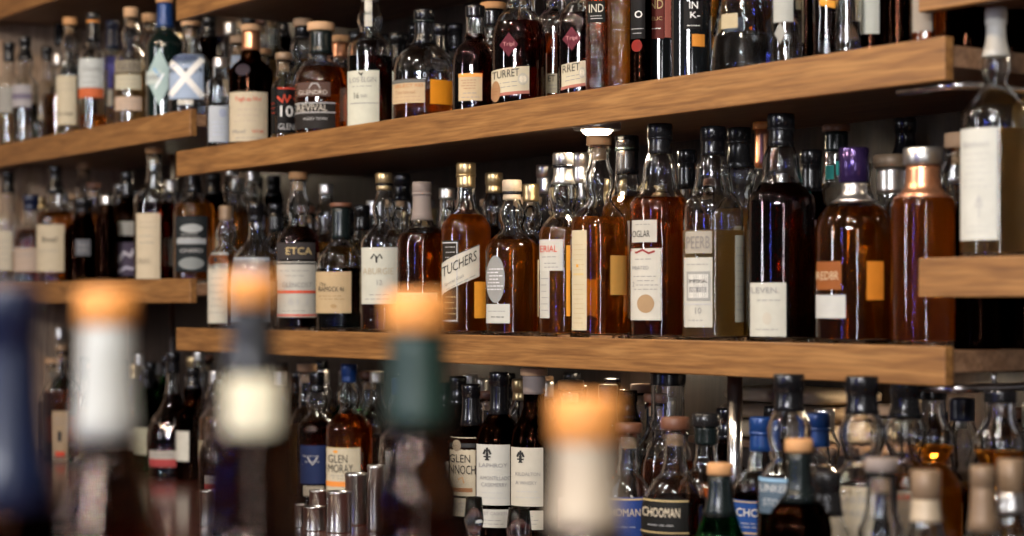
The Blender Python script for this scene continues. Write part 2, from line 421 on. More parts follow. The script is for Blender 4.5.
def build_bottle(root, H, R, rn, style='std', glass='clear', liquid='amber', fill=.55, cap=('foil', 'black', .05), square=False, seg=28):
    P = outer(style, H * .985, R, rn)
    sqz = None
    if square:
        zs = H * STY[style][0][0]
        sqz = lambda z: 1 if z <= zs else max(0, 1 - (z - zs) / (H * .10))
    wall = 0.0028 if R > .03 else .002
    out = [(r, z) for z, r in P]
    solid = glass in ('black', 'blackgreen')
    if glass == 'thin' or solid:
        prof = [(0, 0.0)] + out + ([(0, P[-1][0])])
    else:
        inn = [(max(.004, r - wall), z) for z, r in P if z > .008 and z < P[-1][0]]
        prof = [(0, 0.004), (R * .5, 0.003)] + out + [(out[-1][0] - wall, out[-1][1])] + inn[::-1] + [(max(.004, R * .9 - wall), .009), (0, .012)]
    V, Fc = lathe(prof, seg, sqz)
    me = mesh('glass_body', V, Fc)
    g = link('glass_body', me, GL[glass](), root)
    if liquid and not solid:
        zt = H * fill
        pts = [(r - wall + .0003, z) for z, r in P if .009 < z < zt]
        rt = rad_at(P, zt) - wall + .0003
        r0 = max(.004, (pts[0][0] if pts else rt))
        body = [(0, .0122), (R * .88 - wall, .0105)] + pts + [(rt, zt), (0, zt)]
        V, Fc = lathe(body, seg, sqz)
        link('liquid', mesh('liquid', V, Fc), LQ[liquid](), root)
    # stopper and capsule
    top = H
    kind = cap[0]
    if kind == 'foil':
        _, c, L = cap[:3]
        z0 = H - L
        pr = [(rad_at(P, z0) + .0002, z0), (rad_at(P, z0) + .0009, z0 + .0005)]
        for k in range(1, 7):
            z = z0 + (H - z0 - .002) * k / 6
            pr.append((rad_at(P, min(z, P[-1][0])) + .0010, z))
        # bead of the rim under the capsule
        zb = H - .020
        if L > .03:
            pr += []
            pr = [p for p in pr if p[1] < zb - .001] + [(rn + .001, zb - .001), (rn + .0022, zb), (rn + .0024, H - .003)]
        pr += [(pr[-1][0] - .001, H), (0, H)]
        V, Fc = lathe([(0, z0 + .001)] + pr, 24)
        if solid or glass == 'thin' : pass
        link('capsule', mesh('capsule', V, Fc), capmat(c), root)
        if len(cap) > 3 and cap[3]:
            V, Fc = lathe([(0, zb - .004), (rn + .0026, zb - .004), (rn + .0028, zb + .001), (0, zb + .001)], 24)
            link('capsule_band', mesh('capsule_band', V, Fc), capmat(cap[3]), root)
    else:   # cork with a wider top; cap = ('cork', top colour, top height, lower capsule colour or None, its length)
        _, c, th, c2, L2 = cap
        rt = rn * 1.28
        V, Fc = lathe([(0, H - th), (rt - .001, H - th), (rt, H - th + .001), (rt, H - .0015), (rt - .0015, H), (0, H)], 24)
        link('stopper', mesh('stopper', V, Fc), capmat(c), root)
        if c2:
            z0 = H - th - L2; pr = [(rad_at(P, z0) + .0002, z0)]
            for k in range(0, 7):
                z = z0 + (L2) * k / 6; pr.append((rad_at(P, min(z, P[-1][0])) + .0011, z))
            V, Fc = lathe([(0, z0)] + pr + [(0, H - th)], 24)
            link('capsule', mesh('capsule', V, Fc), capmat(c2), root)
        else:   # the cork shank in the neck and the lip of the glass
            V, Fc = lathe([(0, H - th - .022), (rn * .72, H - th - .022), (rn * .74, H - th), (0, H - th)], 20)
            link('cork_shank', mesh('cork_shank', V, Fc), capmat('palecork'), root)
            V, Fc = lathe([(rn, H - th - .012), (rn + .0025, H - th - .011), (rn + .0025, H - th - .002), (rn, H - th - .0005), (rn, H - th - .012)], 24)
            link('glass_lip', mesh('glass_lip', V, Fc), GL['clear'](), root)
    return P

LEVELS = {'A3': .79, 'A2': .408, 'A1': .052, 'B1': .322, 'B0': -.0525, 'C1': .055, 'K': -.40, 'F': -.30, 'B1x': .322, 'A2x': .408, 'A1x': .052, 'B0x': -.0525}
def bottle(px, top, w, lev, y, desc, style='std', glass='clear', liquid='amber', fill=.55, cap=('foil', 'black', .05),
           labels=(), rn=.0135, square=False, H=None, back=True, cat='bottle', name='whisky_bottle', group=None, push=.008, ymax=.38, seg=28, marks=()):
    base = EYE + LEVELS[lev] - LIP.get(lev, .010)
    lv = lev[:2]
    for _ in range(80):
        zc = zc_of(px, y); x = X_of(px, y); R = w * zc / F / 2
        if square: R *= .86
        if lv == 'F' or (free(x, y, R, lv) and x + R < XEND[lv]) or y > ymax: break
        y += push
    PLACED.append((x, y, R * (1.15 if square else 1), lv))
    if lv in ('B0', 'B1') and x - R < XB0: print('LEFT', desc, round(x - R - XB0, 3))
    h = H or (Z_of(top, zc) - base)
    if not H and not .15 < h < .36: print('HEIGHT?', desc, round(h, 3), round(y, 2))
    root = empty(name, (x, y, base), desc, cat, group)
    P = build_bottle(root, h, R, rn, style, glass, liquid, fill, cap, square, seg)
    az = math.atan2(-DIST - y, -x)
    su = Surf(px, zc, base, P, az, square=(h * STY[style][0][0] if square else False))
    for i_, lb in enumerate(labels):
        lettering(root, su, lb, i_ * .0004)
    if back and liquid and glass == 'clear' and not square:
        hb = h * STY[style][0][0]; z0, z1 = hb * .25, hb * .9; V = []; Fc = []
        c0 = math.radians(random.uniform(66, 84)); w0 = random.uniform(.38, .6)
        for j in range(4):
            for i in range(11):
                a = c0 - w0 + 2 * w0 * i / 10; z = z0 + (z1 - z0) * j / 3
                r = rad_at(P, z) + .0007; V.append((r * math.cos(a), r * math.sin(a), z))
        for j in range(3):
            for i in range(10): q = j * 11 + i; Fc.append((q, q + 1, q + 12, q + 11))
        link('back_label_or_glow', mesh('back_label_or_glow', V, Fc), paper((.80, .72, .55)), root)
    return root, su
def lettering(root, su, lb, up=0):
    OFF_L = .0006 + up; OFF_T = .0011 + up
    x0, y0, x1, y1, col = lb['r'][0], lb['r'][1], lb['r'][2], lb['r'][3], lb.get('c', (.72, .68, .6))
    sl = lb.get('slant', 0)
    V, Fc = grid_panel(su, x0, y0, x1, y1, OFF_L, sl, shape=lb.get('shape'))
    part = link(lb.get('name', 'label'), mesh('label', V, Fc), paper(col), root)
    if lb.get('l'): part['label'] = lb['l']
    I = Ink()
    for s in lb.get('solid', ()):     # coloured field inside a label: (fx0, fy0, fx1, fy1, colour, shape)
        fx0, fy0, fx1, fy1, c = s[:5]
        V, Fc = grid_panel(su, x0 + (x1 - x0) * fx0, y0 + (y1 - y0) * fy0, x0 + (x1 - x0) * fx1, y0 + (y1 - y0) * fy1, OFF_T, sl * (fx1 - fx0) , shape=(s[5] if len(s) > 5 else None), n=14, m=3)
        I.add(V, Fc, c)
    for s in lb.get('t', ()):         # text: (string, fx0, fx1, fy centre, height px, colour)
        tx, fx0, fx1, fy, hp, c = s
        T, TF = text_tris(tx)
        V = [su.at(x0 + (x1 - x0) * (fx0 + (fx1 - fx0) * u), y0 + (y1 - y0) * fy + hp * (.5 - v) + sl * (fx0 + (fx1 - fx0) * u - .5), OFF_T + .0004) for u, v in T]
        I.add(V, TF, c)
    for s in lb.get('lines', ()):     # small print: (fy0, fy1, count, colour)
        fy0, fy1, n, c = s
        for k in range(n):
            fy = fy0 + (fy1 - fy0) * (k + .5) / n
            a = random.uniform(.08, .22); b = random.uniform(.72, .92)
            u = a
            while u < b - .06:
                v = min(b, u + random.uniform(.07, .2))
                yy = y0 + (y1 - y0) * fy
                V, Fc = stroke(su, [(x0 + (x1 - x0) * u, yy + sl * (u - .5)), (x0 + (x1 - x0) * v, yy + sl * (v - .5))], lb.get('lw', .7), OFF_T)
                I.add(V, Fc, c); u = v + .035
    for s in lb.get('st', ()):        # strokes in label fractions: (points, width px, colour)
        pts, wd_, c = s
        V, Fc = stroke(su, [(x0 + (x1 - x0) * a, y0 + (y1 - y0) * b) for a, b in pts], wd_, OFF_T + .0002)
        I.add(V, Fc, c)
    if I.V:
        link('lettering', mesh('lettering', I.V, I.F, I.M), I.mats, part, (0, 0, 0), False)

# ------------------------------------------------------------------ the setting
XL = X_of(-26, 0) - .005; XR = X_of(1180, 0)
YB = .44
def struct(name, lo, hi, mat, bev=0): 
    return tag(bevel_box(name, lo, hi, mat, None, bev), kind='structure')
struct('wall_back', (XL - .1, YB, 0), (XR + .6, YB + .1, 3.0), DARKW)
struct('floor', (-6.2, -5.4, -.05), (2.2, YB, 0), FLOORM)
struct('ceiling', (-6.2, -5.4, 3.0), (2.2, YB + .1, 3.05), CEILM)
# left wall: vertical beige planks with fine gaps, one mesh
V = []; Fc = []
def addbox(lo, hi):
    b = len(V)
    for z in (lo[2], hi[2]):
        for x, y in ((lo[0], lo[1]), (hi[0], lo[1]), (hi[0], hi[1]), (lo[0], hi[1])): V.append((x, y, z))
    for f in ((0, 3, 2, 1), (4, 5, 6, 7), (0, 1, 5, 4), (1, 2, 6, 5), (2, 3, 7, 6), (3, 0, 4, 7)): Fc.append(tuple(b + i for i in f))
y = -.9
while y < YB - .001:
    w_ = min(.092, YB - y); addbox((XL - .10, y + .0015, 0), (XL, y + w_ - .0015, 3.0)); y += .092
addbox((XL - .12, -.9, 0), (XL - .004, YB, 3.0))
tag(link('wall_left', mesh('wall_left', V, Fc), BEIGE, None, (0, 0, 0), False), kind='structure')

# shelves
def shelf(name, lev, x0, x1, th, label, xext=0, ext0=0):
    zt = EYE + LEVELS[lev] if lev in LEVELS else EYE + lev
    t = empty('wall_shelf', (x0, 0, zt - th), label, 'shelf')
    lip = LIP.get(lev, .010)
    bevel_box('fascia', (x0, 0, zt - th), (x1, .016, zt), OAK, t, .0018)
    bevel_box('board', (x0 + .001, .0165, zt - lip - .026), (x1 - .002, YB - .002, zt - lip), BOARD, t, .001)
    return t
XA0, XA1 = X_of(-26, 0), X_of(190, 0)
XB0, XB1 = X_of(176, 0), X_of(945, 0)
XC0, XC1 = X_of(918, 0), X_of(1150, 0)
XEND = {'A1': XA1 + .01, 'A2': XA1 + .01, 'B0': XB1, 'B1': XB1, 'C1': 9, 'K': 9, 'F': 9, 'A3': XA1, 'B2': XB1}
LIP = {'B0': .006, 'C1': .006, 'K': 0, 'F': 0}
LEVELS['B2'] = .655; LEVELS['C2'] = .408
shelf('', 'A3', XA0, XA1, .056, 'top left oak shelf, only its underside and front corner in view')
shelf('', 'A2', XA0, XA1, .057, 'oak shelf at upper left carrying the bottle with the blue foil neck')
shelf('', 'A1', XA0, XA1, .052, 'oak shelf at middle left, its front edge behind the blurred orange stopper')
shelf('', 'B2', XB0, XB1, .055, 'highest oak shelf in the middle, seen from below at the top edge')
shelf('', 'B1', XB0, XB1, .053, 'long upper middle oak shelf, its front edge climbing to the right')
shelf('', 'B0', XB0, XB1, .048, 'long middle oak shelf carrying the row of amber bottles')
shelf('', 'C1', XC0, XC1, .048, 'short oak shelf at right under the tall bottle with white foil')
shelf('', 'C2', XC0, XC1, .053, 'oak shelf at the top right corner, mostly out of view')

# back-bar counter
t = empty('back_counter', (XL, -.55, 0), 'dark red wooden back counter holding the lowest bottles and steel jiggers', 'counter')
zk = EYE + LEVELS['K']
bevel_box('countertop', (XL + .002, -.55, zk - .04), (XR, YB - .002, zk), REDW, t, .004)
bevel_box('cabinet', (XL + .002, -.50, .0), (XR, YB - .002, zk - .041), DARKW, t, .004)
t = empty('bar_counter', (-2.6, -1.72, 0), 'front bar counter below the blurred foreground bottles', 'counter')
zf = EYE + LEVELS['F']
bevel_box('countertop', (-2.6, -1.62, zf - .045), (.6, -1.08, zf), REDW, t, .004)
bevel_box('front_panel', (-2.6, -1.55, 0), (.6, -1.15, zf - .046), DARKW, t, .004)

PLACED = []   # (x, y, radius, level)
# steel posts between the shelf bays
def tube(name, pts, r, mat, parent, closed=False, seg=12):
    V = []; Fc = []
    n = len(pts)
    for i, p in enumerate(pts):
        p = Vector(p); a = Vector(pts[max(0, i - 1)]); b = Vector(pts[min(n - 1, i + 1)])
        d = (b - a).normalized(); u = d.cross(Vector((0, 0, 1)))
        if u.length < .01: u = d.cross(Vector((0, 1, 0)))
        u.normalize(); v = d.cross(u)
        for k in range(seg):
            q = p + (u * math.cos(2 * PI * k / seg) + v * math.sin(2 * PI * k / seg)) * r
            V.append(tuple(q - parent.location if parent else q))
    for i in range(n - 1):
        for k in range(seg):
            k2 = (k + 1) % seg; Fc.append((i * seg + k, i * seg + k2, (i + 1) * seg + k2, (i + 1) * seg + k))
    Fc.append(tuple(range(seg))[::-1]); Fc.append(tuple((n - 1) * seg + k for k in range(seg)))
    return link(name, mesh(name, V, Fc), mat, parent)
def post(px, y, z0, z1, label, r=.011):
    x = X_of(px, y)
    t = empty('shelf_post', (x, y, z0), label, 'post')
    tube('tube', [(x, y, z0 + .004), (x, y, z1)], r, CHROME, t)
    V, Fc = lathe([(0, 0), (r * 2.1, 0), (r * 2.1, .003), (r * 1.15, .006), (r * 1.15, .016), (0, .016)], 20)
    link('foot', mesh('foot', V, Fc), CHROME, t)
    PLACED.append((x, y, r * 2.1, 'K' if z0 < EYE - .2 else 'A1'))
post(735, .06, zk, EYE - .1005, 'bright steel post standing beside the blue-foiled bottles under the long middle shelf')
post(172, .30, zk, EYE + .052 - .037, 'steel post under the middle left shelf near its right end', .007)
post(172, .30, EYE + .052 - .0095, EYE + .408 - .037, 'steel post between the two left shelves beside the cork-stoppered bottle', .007)
# curved chrome rail corners at the right
def rail(xe, zz, label):
    t = empty('shelf_rail', (xe, .03, zz), label, 'rail')
    pts = []; rr = .03
    for k in range(9):
        a = PI / 2 * k / 8
        pts.append((xe - rr + rr * math.sin(a), .03 + rr - rr * math.cos(a), zz))
    pts = [(xe - .10, .03, zz)] + pts + [(xe, YB - .003, zz)]
    tube('rail_tube', pts, .0055, CHROME, t)
    for yy in (.10, .36):
        tube('rail_hanger', [(xe - .006, yy, zz + .004), (xe - .006, yy, zz + .0195)], .003, CHROME, t)
rail(XB1 - .004, EYE + .322 - .010 - .026 - .020, 'curved chrome rail under the right end of the upper middle shelf')
rail(XB1 - .004, EYE - .0525 - .006 - .026 - .020, 'curved chrome rail under the right end of the long middle shelf')

# small round lamps under the shelf boards
em, n, l, b = newmat('lamp_diffuser'); b.inputs['Base Color'].default_value = (.9, .85, .75, 1)
b.inputs['Emission Color'].default_value = (1, .84, .62, 1); b.inputs['Emission Strength'].default_value = 14
def puck(px, y, lev, th, label, power, x=None, dome=0):
    x = X_of(px, y) if x is None else x
    zz = EYE + LEVELS[lev] - LIP.get(lev, .010) - .026 - .0005
    t = empty('puck_light', (x, y, zz - .012), label, 'lamp', 'round lamps under the shelves')
    V, Fc = lathe([(.026, .0), (.036, 0), (.038, .002), (.038, .0118), (0, .0118), (0, .004), (.026, .004), (.026, 0)], 28)
    link('housing', mesh('housing', V, Fc), STEEL, t)
    V, Fc = lathe([(0, .001 - dome), (.014, .001 - dome * .85), (.022, .001 - dome * .45), (.0255, .001), (.0255, .0035), (0, .0035)], 24)
    link('diffuser', mesh('diffuser', V, Fc), em, t)
    ld = bpy.data.lights.new('puck_glow', 'AREA'); ld.shape = 'DISK'; ld.size = .05; ld.energy = power; ld.color = (1, .80, .56)
    lo = bpy.data.objects.new('puck_glow', ld); COL.objects.link(lo); lo.parent = t; lo.location = (0, 0, -.002 - dome)
puck(597, .10, 'B1', 0, 'round lamp glowing under the upper middle shelf above the cork-topped bottle', 1.5, dome=.012)
ADDED_PUCKS = [('B2', 'highest middle shelf', XB0, XB1, 3), ('A2', 'upper left shelf', XA0, XA1, 1), ('A3', 'top left shelf', XA0, XA1, 1), ('B0', 'long middle shelf', XB0, XB1, 3), ('C2', 'top right shelf', XC0, XC1, 1)]  # unseen lamps added to make the spirit and rear bottles glow
for lev, pl, a_, b_, n_ in ADDED_PUCKS:
    for k in range(n_):
        if lev == 'B2' and k == 0: continue
        w_ = ['left end', 'middle', 'right end'][k] if n_ > 1 else 'middle'
        puck(0, .33, lev, 0, 'added unseen round lamp at the back under the %s, near its %s' % (pl, w_), .45, a_ + (b_ - a_) * (k + .5) / n_)

BK = (.03, .03, .03); GY = (.25, .25, .25); WH = (.8, .8, .78); CR = (.70, .62, .48); RD = (.55, .06, .03); GDI = (.55, .42, .2); MR = (.28, .05, .09)
PW = (.70, .70, .67); PB = (.52, .58, .68); KR = (.55, .42, .27); SV = (.42, .42, .42)
def foil(c, L=.055, band=None): return ('foil', c, L, band)
def cork(c='cork', th=.016, c2=None, L2=.035): return ('cork', c, th, c2, L2)
def row1(px, w): 
    R = w * zc_of(px, .05) / F / 2
    return R + .026
def B(px, top, w, lev, desc, y=None, **k):
    if y is None: y = row1(px, w)
    return bottle(px, top, w, lev, y, desc, **k)

# ---- upper left shelf
B(9, 43, 22, 'A2', 'clear bottle with dark capsule at the far left end of the upper left shelf', liquid='pale', fill=.5, cap=foil('black', .05), labels=[dict(r=(-3, 88, 12, 114), c=SV, lines=[(.2, .8, 3, GY)])])
B(25, 37, 25, 'A2', 'clear bottle with dark capsule and grey banded label beside cream-labelled bottle', style='bulb', liquid='water', fill=.4, cap=foil('black', .06), labels=[dict(r=(13, 86, 31, 108), c=(.45, .44, .5), solid=[(0, .4, 1, .65, (.16, .14, .2))])])
B(47, 47, 26, 'A2', 'small amber bottle with black stopper set back behind the cream label bottle', y=.16, style='squat', liquid='orange', fill=.35, cap=foil('black', .035), labels=[dict(r=(35, 116, 57, 121), c=CR)])
B(60, 18, 22, 'A2', 'bottle with tall matt black capsule behind the pale cork stopper', y=.20, liquid='pale', cap=foil('black', .075))
B(70, 18, 27, 'A2', 'clear bottle with orange cork stopper and tall plain cream label', style='bulb', liquid='pale', fill=.3, cap=cork('cork', .018), labels=[dict(r=(53, 77, 76, 126), c=(.66, .6, .48), t=[('M Mill', .2, .85, .78, 3.2, BK)], lines=[(.1, .35, 2, (.4, .35, .3))])])
B(93, 13, 28, 'A2', 'clear bottle with black capsule and white label crossed by an orange band', style='std', liquid='amber', fill=.16, cap=foil('black', .07, 'orange'), labels=[dict(r=(78, 60, 103, 89), c=(.62, .68, .74), t=[('Glenlo', .2, .9, .35, 5, GY)], lines=[(.55, .9, 2, GY)]), dict(r=(78, 89.5, 103, 99), c=(.68, .17, .07))])
B(112, 21, 26, 'A2', 'bottle with dark navy capsule and violet blue label set behind', y=.15, liquid='pale', cap=foil('navy', .07), labels=[dict(r=(105, 58, 116, 90), c=(.12, .12, .5)), dict(r=(105, 91, 116, 108), c=PW)])
B(131, 8, 32, 'A2', 'clear bottle with pale cork and stacked cream and pink labels', style='bulb', liquid='pale', fill=.48, cap=cork('palecork', .022), labels=[dict(r=(116, 62, 141, 74), c=(.3, .27, .22), t=[('GLEN', .1, .9, .5, 7, (.1, .09, .08))]), dict(r=(116, 76, 141, 91), c=(.6, .57, .46), lines=[(.2, .8, 2, GY)]), dict(r=(116, 98, 141, 112), c=(.62, .48, .40), lines=[(.2, .8, 2, GY)])])
B(149, 14, 24, 'A2', 'narrow clear bottle with cream neck and white paper label between two fronts', y=.14, liquid='pale', cap=cork('palecork', .02), labels=[dict(r=(142, 96, 151, 114), c=PB), dict(r=(143, 60, 148, 84), c=KR)])
B(165, -3, 38, 'A2', 'large black bottle with blue foil neck and pale blue pointed label', glass='blackgreen', liquid=None, cap=cork('cork', .014, 'blue', .055), style='std', rn=.016,
  labels=[dict(r=(146, 50, 173, 108), c=(.45, .62, .68), shape='diamond', st=[([(.3, .35), (.6, .55)], 3, (.25, .42, .6)), ([(.35, .7), (.65, .45)], 2.4, (.75, .82, .85))]), dict(r=(147, 73, 161, 86), c=(.62, .72, .76), t=[('EVERE', .1, .95, .5, 4.5, GY)])])
B(191, 22, 45, 'A2', 'squat clear bottle with pale blue saltire label at the shelf end', style='squat', liquid='water', fill=.42, cap=cork('clear' if False else 'palecork', .010), rn=.017,
  labels=[dict(r=(170, 56, 203, 101), c=(.42, .54, .80), st=[([(.02, .15), (.98, .95)], 6, WH), ([(.98, .1), (.02, .92)], 6, WH)], t=[('ENDEAV', .12, .8, .08, 6, (.05, .07, .2))]), dict(r=(178, 102, 193, 107), c=PW)])

# ---- middle left shelf
B(8, 172, 25, 'A1', 'clear bottle with black capsule and white label left of the pink label', style='bulb', liquid='pale', fill=.3, cap=foil('black', .055), labels=[dict(r=(-2, 231, 12, 271), c=(.6, .55, .47), lines=[(.2, .8, 4, GY)])])
B(31, 195, 34, 'A1', 'squat bottle with navy stopper and pinkish grey label', style='squat', liquid='deep', fill=.62, cap=foil('navy', .04), rn=.019, labels=[dict(r=(12, 248, 40, 272), c=(.52, .42, .37), lines=[(.15, .4, 2, GY)])])
B(55, 166, 36, 'A1', 'bottle with black capsule and large cream label, second shelf down at left', style='bulb', liquid='amber', fill=.62, cap=foil('black', .07), labels=[dict(r=(36, 225, 64, 272), c=(.62, .55, .44), t=[('Bwall', .25, .75, .32, 5, BK)], lines=[(.5, .62, 1, GY)])])
B(84, 163, 34, 'A1', 'clear-necked bottle standing behind the dark squat bottle at left', y=.16, style='bulb', liquid='amber', fill=.6, cap=cork('palecork', .016), labels=[dict(r=(68, 216, 84, 232), c=SV)])
B(83, 199, 37, 'A1', 'dark squat bottle with wide black stopper and small silver label', style='round', glass='dark', liquid='sherry', fill=.6, cap=foil('black', .035), rn=.022, labels=[dict(r=(76, 240, 90, 256), c=(.15, .16, .2), lines=[(.2, .8, 2, SV)])])
B(107, 196, 22, 'A1', 'slim dark bottle between the squat bottle and the purple label', style='tall', glass='dark', liquid='deep', fill=.6, cap=foil('silver', .02))
B(127, 172, 34, 'A1', 'dark bottle with swirling purple and white label behind the cork stopper', y=.12, style='std', glass='dark', liquid='sherry', cap=foil('black', .06), labels=[dict(r=(116, 222, 134, 236), c=SV), dict(r=(116, 243, 136, 276), c=(.10, .08, .14), st=[([(.1, .6), (.4, .3), (.7, .4), (.9, .2)], 4, (.5, .48, .55)), ([(.1, .9), (.5, .75), (.9, .8)], 3, (.5, .48, .6))])])
B(154, 148, 40, 'A1', 'clear bottle with cork stopper and tall cream label, dark amber inside', style='std', liquid='sherry', fill=.60, cap=cork('cork', .013), rn=.015, labels=[dict(r=(137, 214, 160, 279), c=(.66, .58, .46), t=[('UNAVU', .05, .6, .73, 6, (.3, .26, .2))], lines=[(.1, .25, 2, (.35, .3, .25)), (.3, .5, 2, GY)])])
B(194, 163, 40, 'A1', 'dark amber bottle with black and silver oval label at the shelf end', y=.075, style='std', liquid='orange', fill=.66, cap=foil('black', .065), labels=[dict(r=(176, 217, 207, 272), c=(.02, .025, .03), lines=[(.3, .42, 2, SV)], solid=[(.15, .14, .85, .3, (.32, .34, .34), 'oval'), (.05, .40, .95, .5, (.3, .32, .33)), (.1, .74, .9, .96, (.2, .22, .22), 'oval')], t=[('CHARD', .15, .85, .62, 4, SV)])])

# ---- upper middle shelf
B(220, 58, 27, 'B1', 'bottle with pale blue and white label at the left end of the upper middle shelf', y=.05, style='tall', liquid='water', fill=.5, cap=foil('silver', .02), labels=[dict(r=(209, 107, 229, 143), c=(.50, .56, .68), solid=[(.5, .08, .85, .32, (.3, .34, .45), 'oval')], lines=[(.4, .85, 4, (.4, .45, .6))])])
B(238, 36, 30, 'B1', 'bottle with faded blue upper label behind the dark sherry bottle', y=.13, style='std', liquid='water', fill=.5, cap=cork('palecork'), labels=[dict(r=(224, 56, 245, 78), c=(.28, .35, .5), lines=[(.3, .7, 2, SV)]), dict(r=(224, 79, 245, 100), c=(.3, .25, .2))])
B(251, 25, 44, 'B1', 'dark sherry bottle with cork top, copper capsule and large cream label', style='std', glass='dark', liquid='sherry', fill=.7, cap=cork('palecork', .013, 'copper', .040), rn=.0165,
  labels=[dict(r=(230, 94, 267, 143), c=(.62, .55, .44), t=[('Tagh-sa Mor', .15, .85, .16, 5.5, RD), ('Mowil', .1, .42, .80, 4, GY), ('MATURE', .6, .9, .8, 3, RD)], lines=[(.3, .65, 3, (.4, .32, .28)), (.9, .96, 1, GY)]),
          dict(r=(236, 66, 250, 78), c=(.04, .03, .045), shape='oval', name='seal')])
B(284, 53, 25, 'B1', 'clear bottle with black label, red script and a white number ten', style='std', liquid='gold', fill=.3, cap=cork('tan', .014), labels=[dict(r=(271.5, 88, 276, 135), c=(.012, .012, .012), lines=[(.3, .6, 3, RD)]), dict(r=(277, 89, 295, 134), c=(.01, .009, .01), t=[('10', .2, .85, .52, 11, WH), ('GLEN', .1, .9, .86, 6, SV)], solid=[(.05, 0, 1, .03, RD)], st=[([(.05, .2), (.3, .32), (.4, .16), (.55, .32), (.7, .18), (.98, .24)], 2.2, (.65, .08, .04))])])
B(303, 19, 30, 'B1', 'bulb-necked bottle with cork top and black collar behind the squat bottle', y=.15, style='bulb', liquid='amber', fill=.5, cap=cork('palecork', .016, 'black', .025), rn=.016)
B(321, 23, 53, 'B1', 'squat bottle with wide cork stopper, grey band label and crest', style='squat', liquid='deep', fill=.62, cap=cork('palecork', .016, 'slategreen', .045), rn=.021,
  labels=[dict(r=(296, 105, 335, 131), c=(.025, .022, .022), t=[('REVIVAL', .05, .8, .2, 7, (.5, .46, .4)), ('AGED YEARS', .2, .8, .62, 2.5, SV)], solid=[(0, 0, 1, .04, SV), (0, .36, 1, .40, SV)]),
          dict(r=(298, 85, 330, 99), c=(.12, .07, .06), t=[('GLENDRO', .05, .9, .72, 4.5, (.55, .5, .45))], st=[([(.35, .45), (.45, .1), (.6, .1), (.7, .45)], 1, SV)])])
B(340, 36, 38, 'B1', 'amber bottle with cork top and copper neck behind the squat bottle', y=.13, style='std', liquid='orange', fill=.7, cap=cork('palecork', .014, 'copper', .03), rn=.016)
B(356, 32, 32, 'B1', 'bottle with slim black capsule behind the white-labelled bottle', y=.2, style='std', liquid='amber', cap=foil('black', .07))
B(370, -14, 46, 'B1', 'tall clear bottle with white neck strip and large pale label', style='bulb', liquid='sherry', fill=.52, cap=foil('silver', .03), rn=.015,
  labels=[dict(r=(348, 73, 379, 127), c=(.66, .68, .62), t=[('LOS ELGIN', .08, .9, .17, 5, GY), ('16', .22, .36, .46, 6, BK), ('YEARS', .4, .62, .47, 3, GY)], st=[([(.36, .03), (.4, .07), (.48, .04), (.42, .1)], 1.4, BK), ([(0, .6), (1, .6)], .8, GY)], lines=[(.24, .34, 1, GY)]),
          dict(r=(365, -8, 372, 28), c=(.68, .68, .64), name='neck_strip', lines=[(.1, .9, 9, SV)])])
B(397, 33, 34, 'B1', 'bottle with black capsule left of the round amber bottle, set back', y=.17, style='std', liquid='deep', cap=foil('black', .07))
B(424, 10, 64, 'B1', 'round squat amber bottle with black cap and small cream label', style='squat', liquid='amber', fill=.30, cap=foil('black', .062, 'slategreen'), rn=.0165,
  labels=[dict(r=(393, 86, 425, 106), c=(.62, .47, .31), solid=[(0, -.18, 1, 0, (.12, .12, .11))], t=[('SELECT RES', .08, .95, .14, 3, (.45, .2, .08)), ('Trans bow vanll', .1, .7, .45, 3.6, (.4, .25, .15))], lines=[(.6, .95, 2, (.4, .28, .18))]), dict(r=(430, 83, 452, 107), c=(.85, .32, .02), name='back_label_or_glow', l='orange patch painted as back-label glow through the spirit')])  # orange patch on the front glass imitates a back label's glow
B(440, 24, 36, 'B1', 'bottle with black capsule right behind the round amber bottle', y=.2, style='std', liquid='deep', cap=foil('black', .07))
B(475, 6, 46, 'B1', 'squat bottle with gold-glinting neck and orange-edged cream label', style='squat', liquid='sherry', fill=.75, cap=foil('black', .02), rn=.016, labels=[dict(r=(459, 76, 482, 103), c=(.64, .5, .34), solid=[(0, 0, 1, .13, (.7, .32, .08))], lines=[(.2, .6, 4, (.35, .2, .12)), (.65, .95, 2, GY)])])
B(493, 3, 36, 'B1', 'bottle with wide tan stopper behind the diamond-labelled bottle', y=.16, style='squat', liquid='deep', cap=cork('cork', .012, 'black', .03), rn=.018)
def turret(px, w, desc, x0, x1, txt, y=None, seal=True, full=True):
    lb = [dict(r=(x0, 71 - (px - 519) * .09, x1, 95 - (px - 519) * .12), c=(.66, .60, .47), slant=-3.5, t=[(txt, .06, .74, .22, 7.5, BK)], solid=[(.70, .22, .97, .72, (.42, .4, .33), 'oval'), (.74, .3, .93, .64, (.66, .6, .47), 'oval')], lines=[(.5, .85, 2, GY)]),
          dict(r=(px - 19, 36 - (px - 519) * .1, px - 1, 60 - (px - 519) * .1), c=(.12, .018, .035), shape='diamond', name='diamond_label', t=[('Tripl', .2, .8, .5, 5, (.42, .2, .2))])]
    if full: lb[0]['solid'].append((-.02, 1.0, 1.0, 1.13, (.35, .13, .1)))
    if seal: lb.append(dict(r=(492, 83, 501, 104), c=(.42, .24, .13), shape='oval', name='wax_seal', lines=[(.3, .7, 3, (.3, .14, .07))], lw=.8))
    B(px, None, w, 'B1', desc, y=y, style='squat', liquid='sherry', fill=.60, cap=cork('cork', .016, None), rn=.019, H=.25 if full else .245, labels=lb)
turret(519, 55, 'dark red bottle with maroon diamond above a cream label and brown wax seal', 491, 529, 'TURRET')
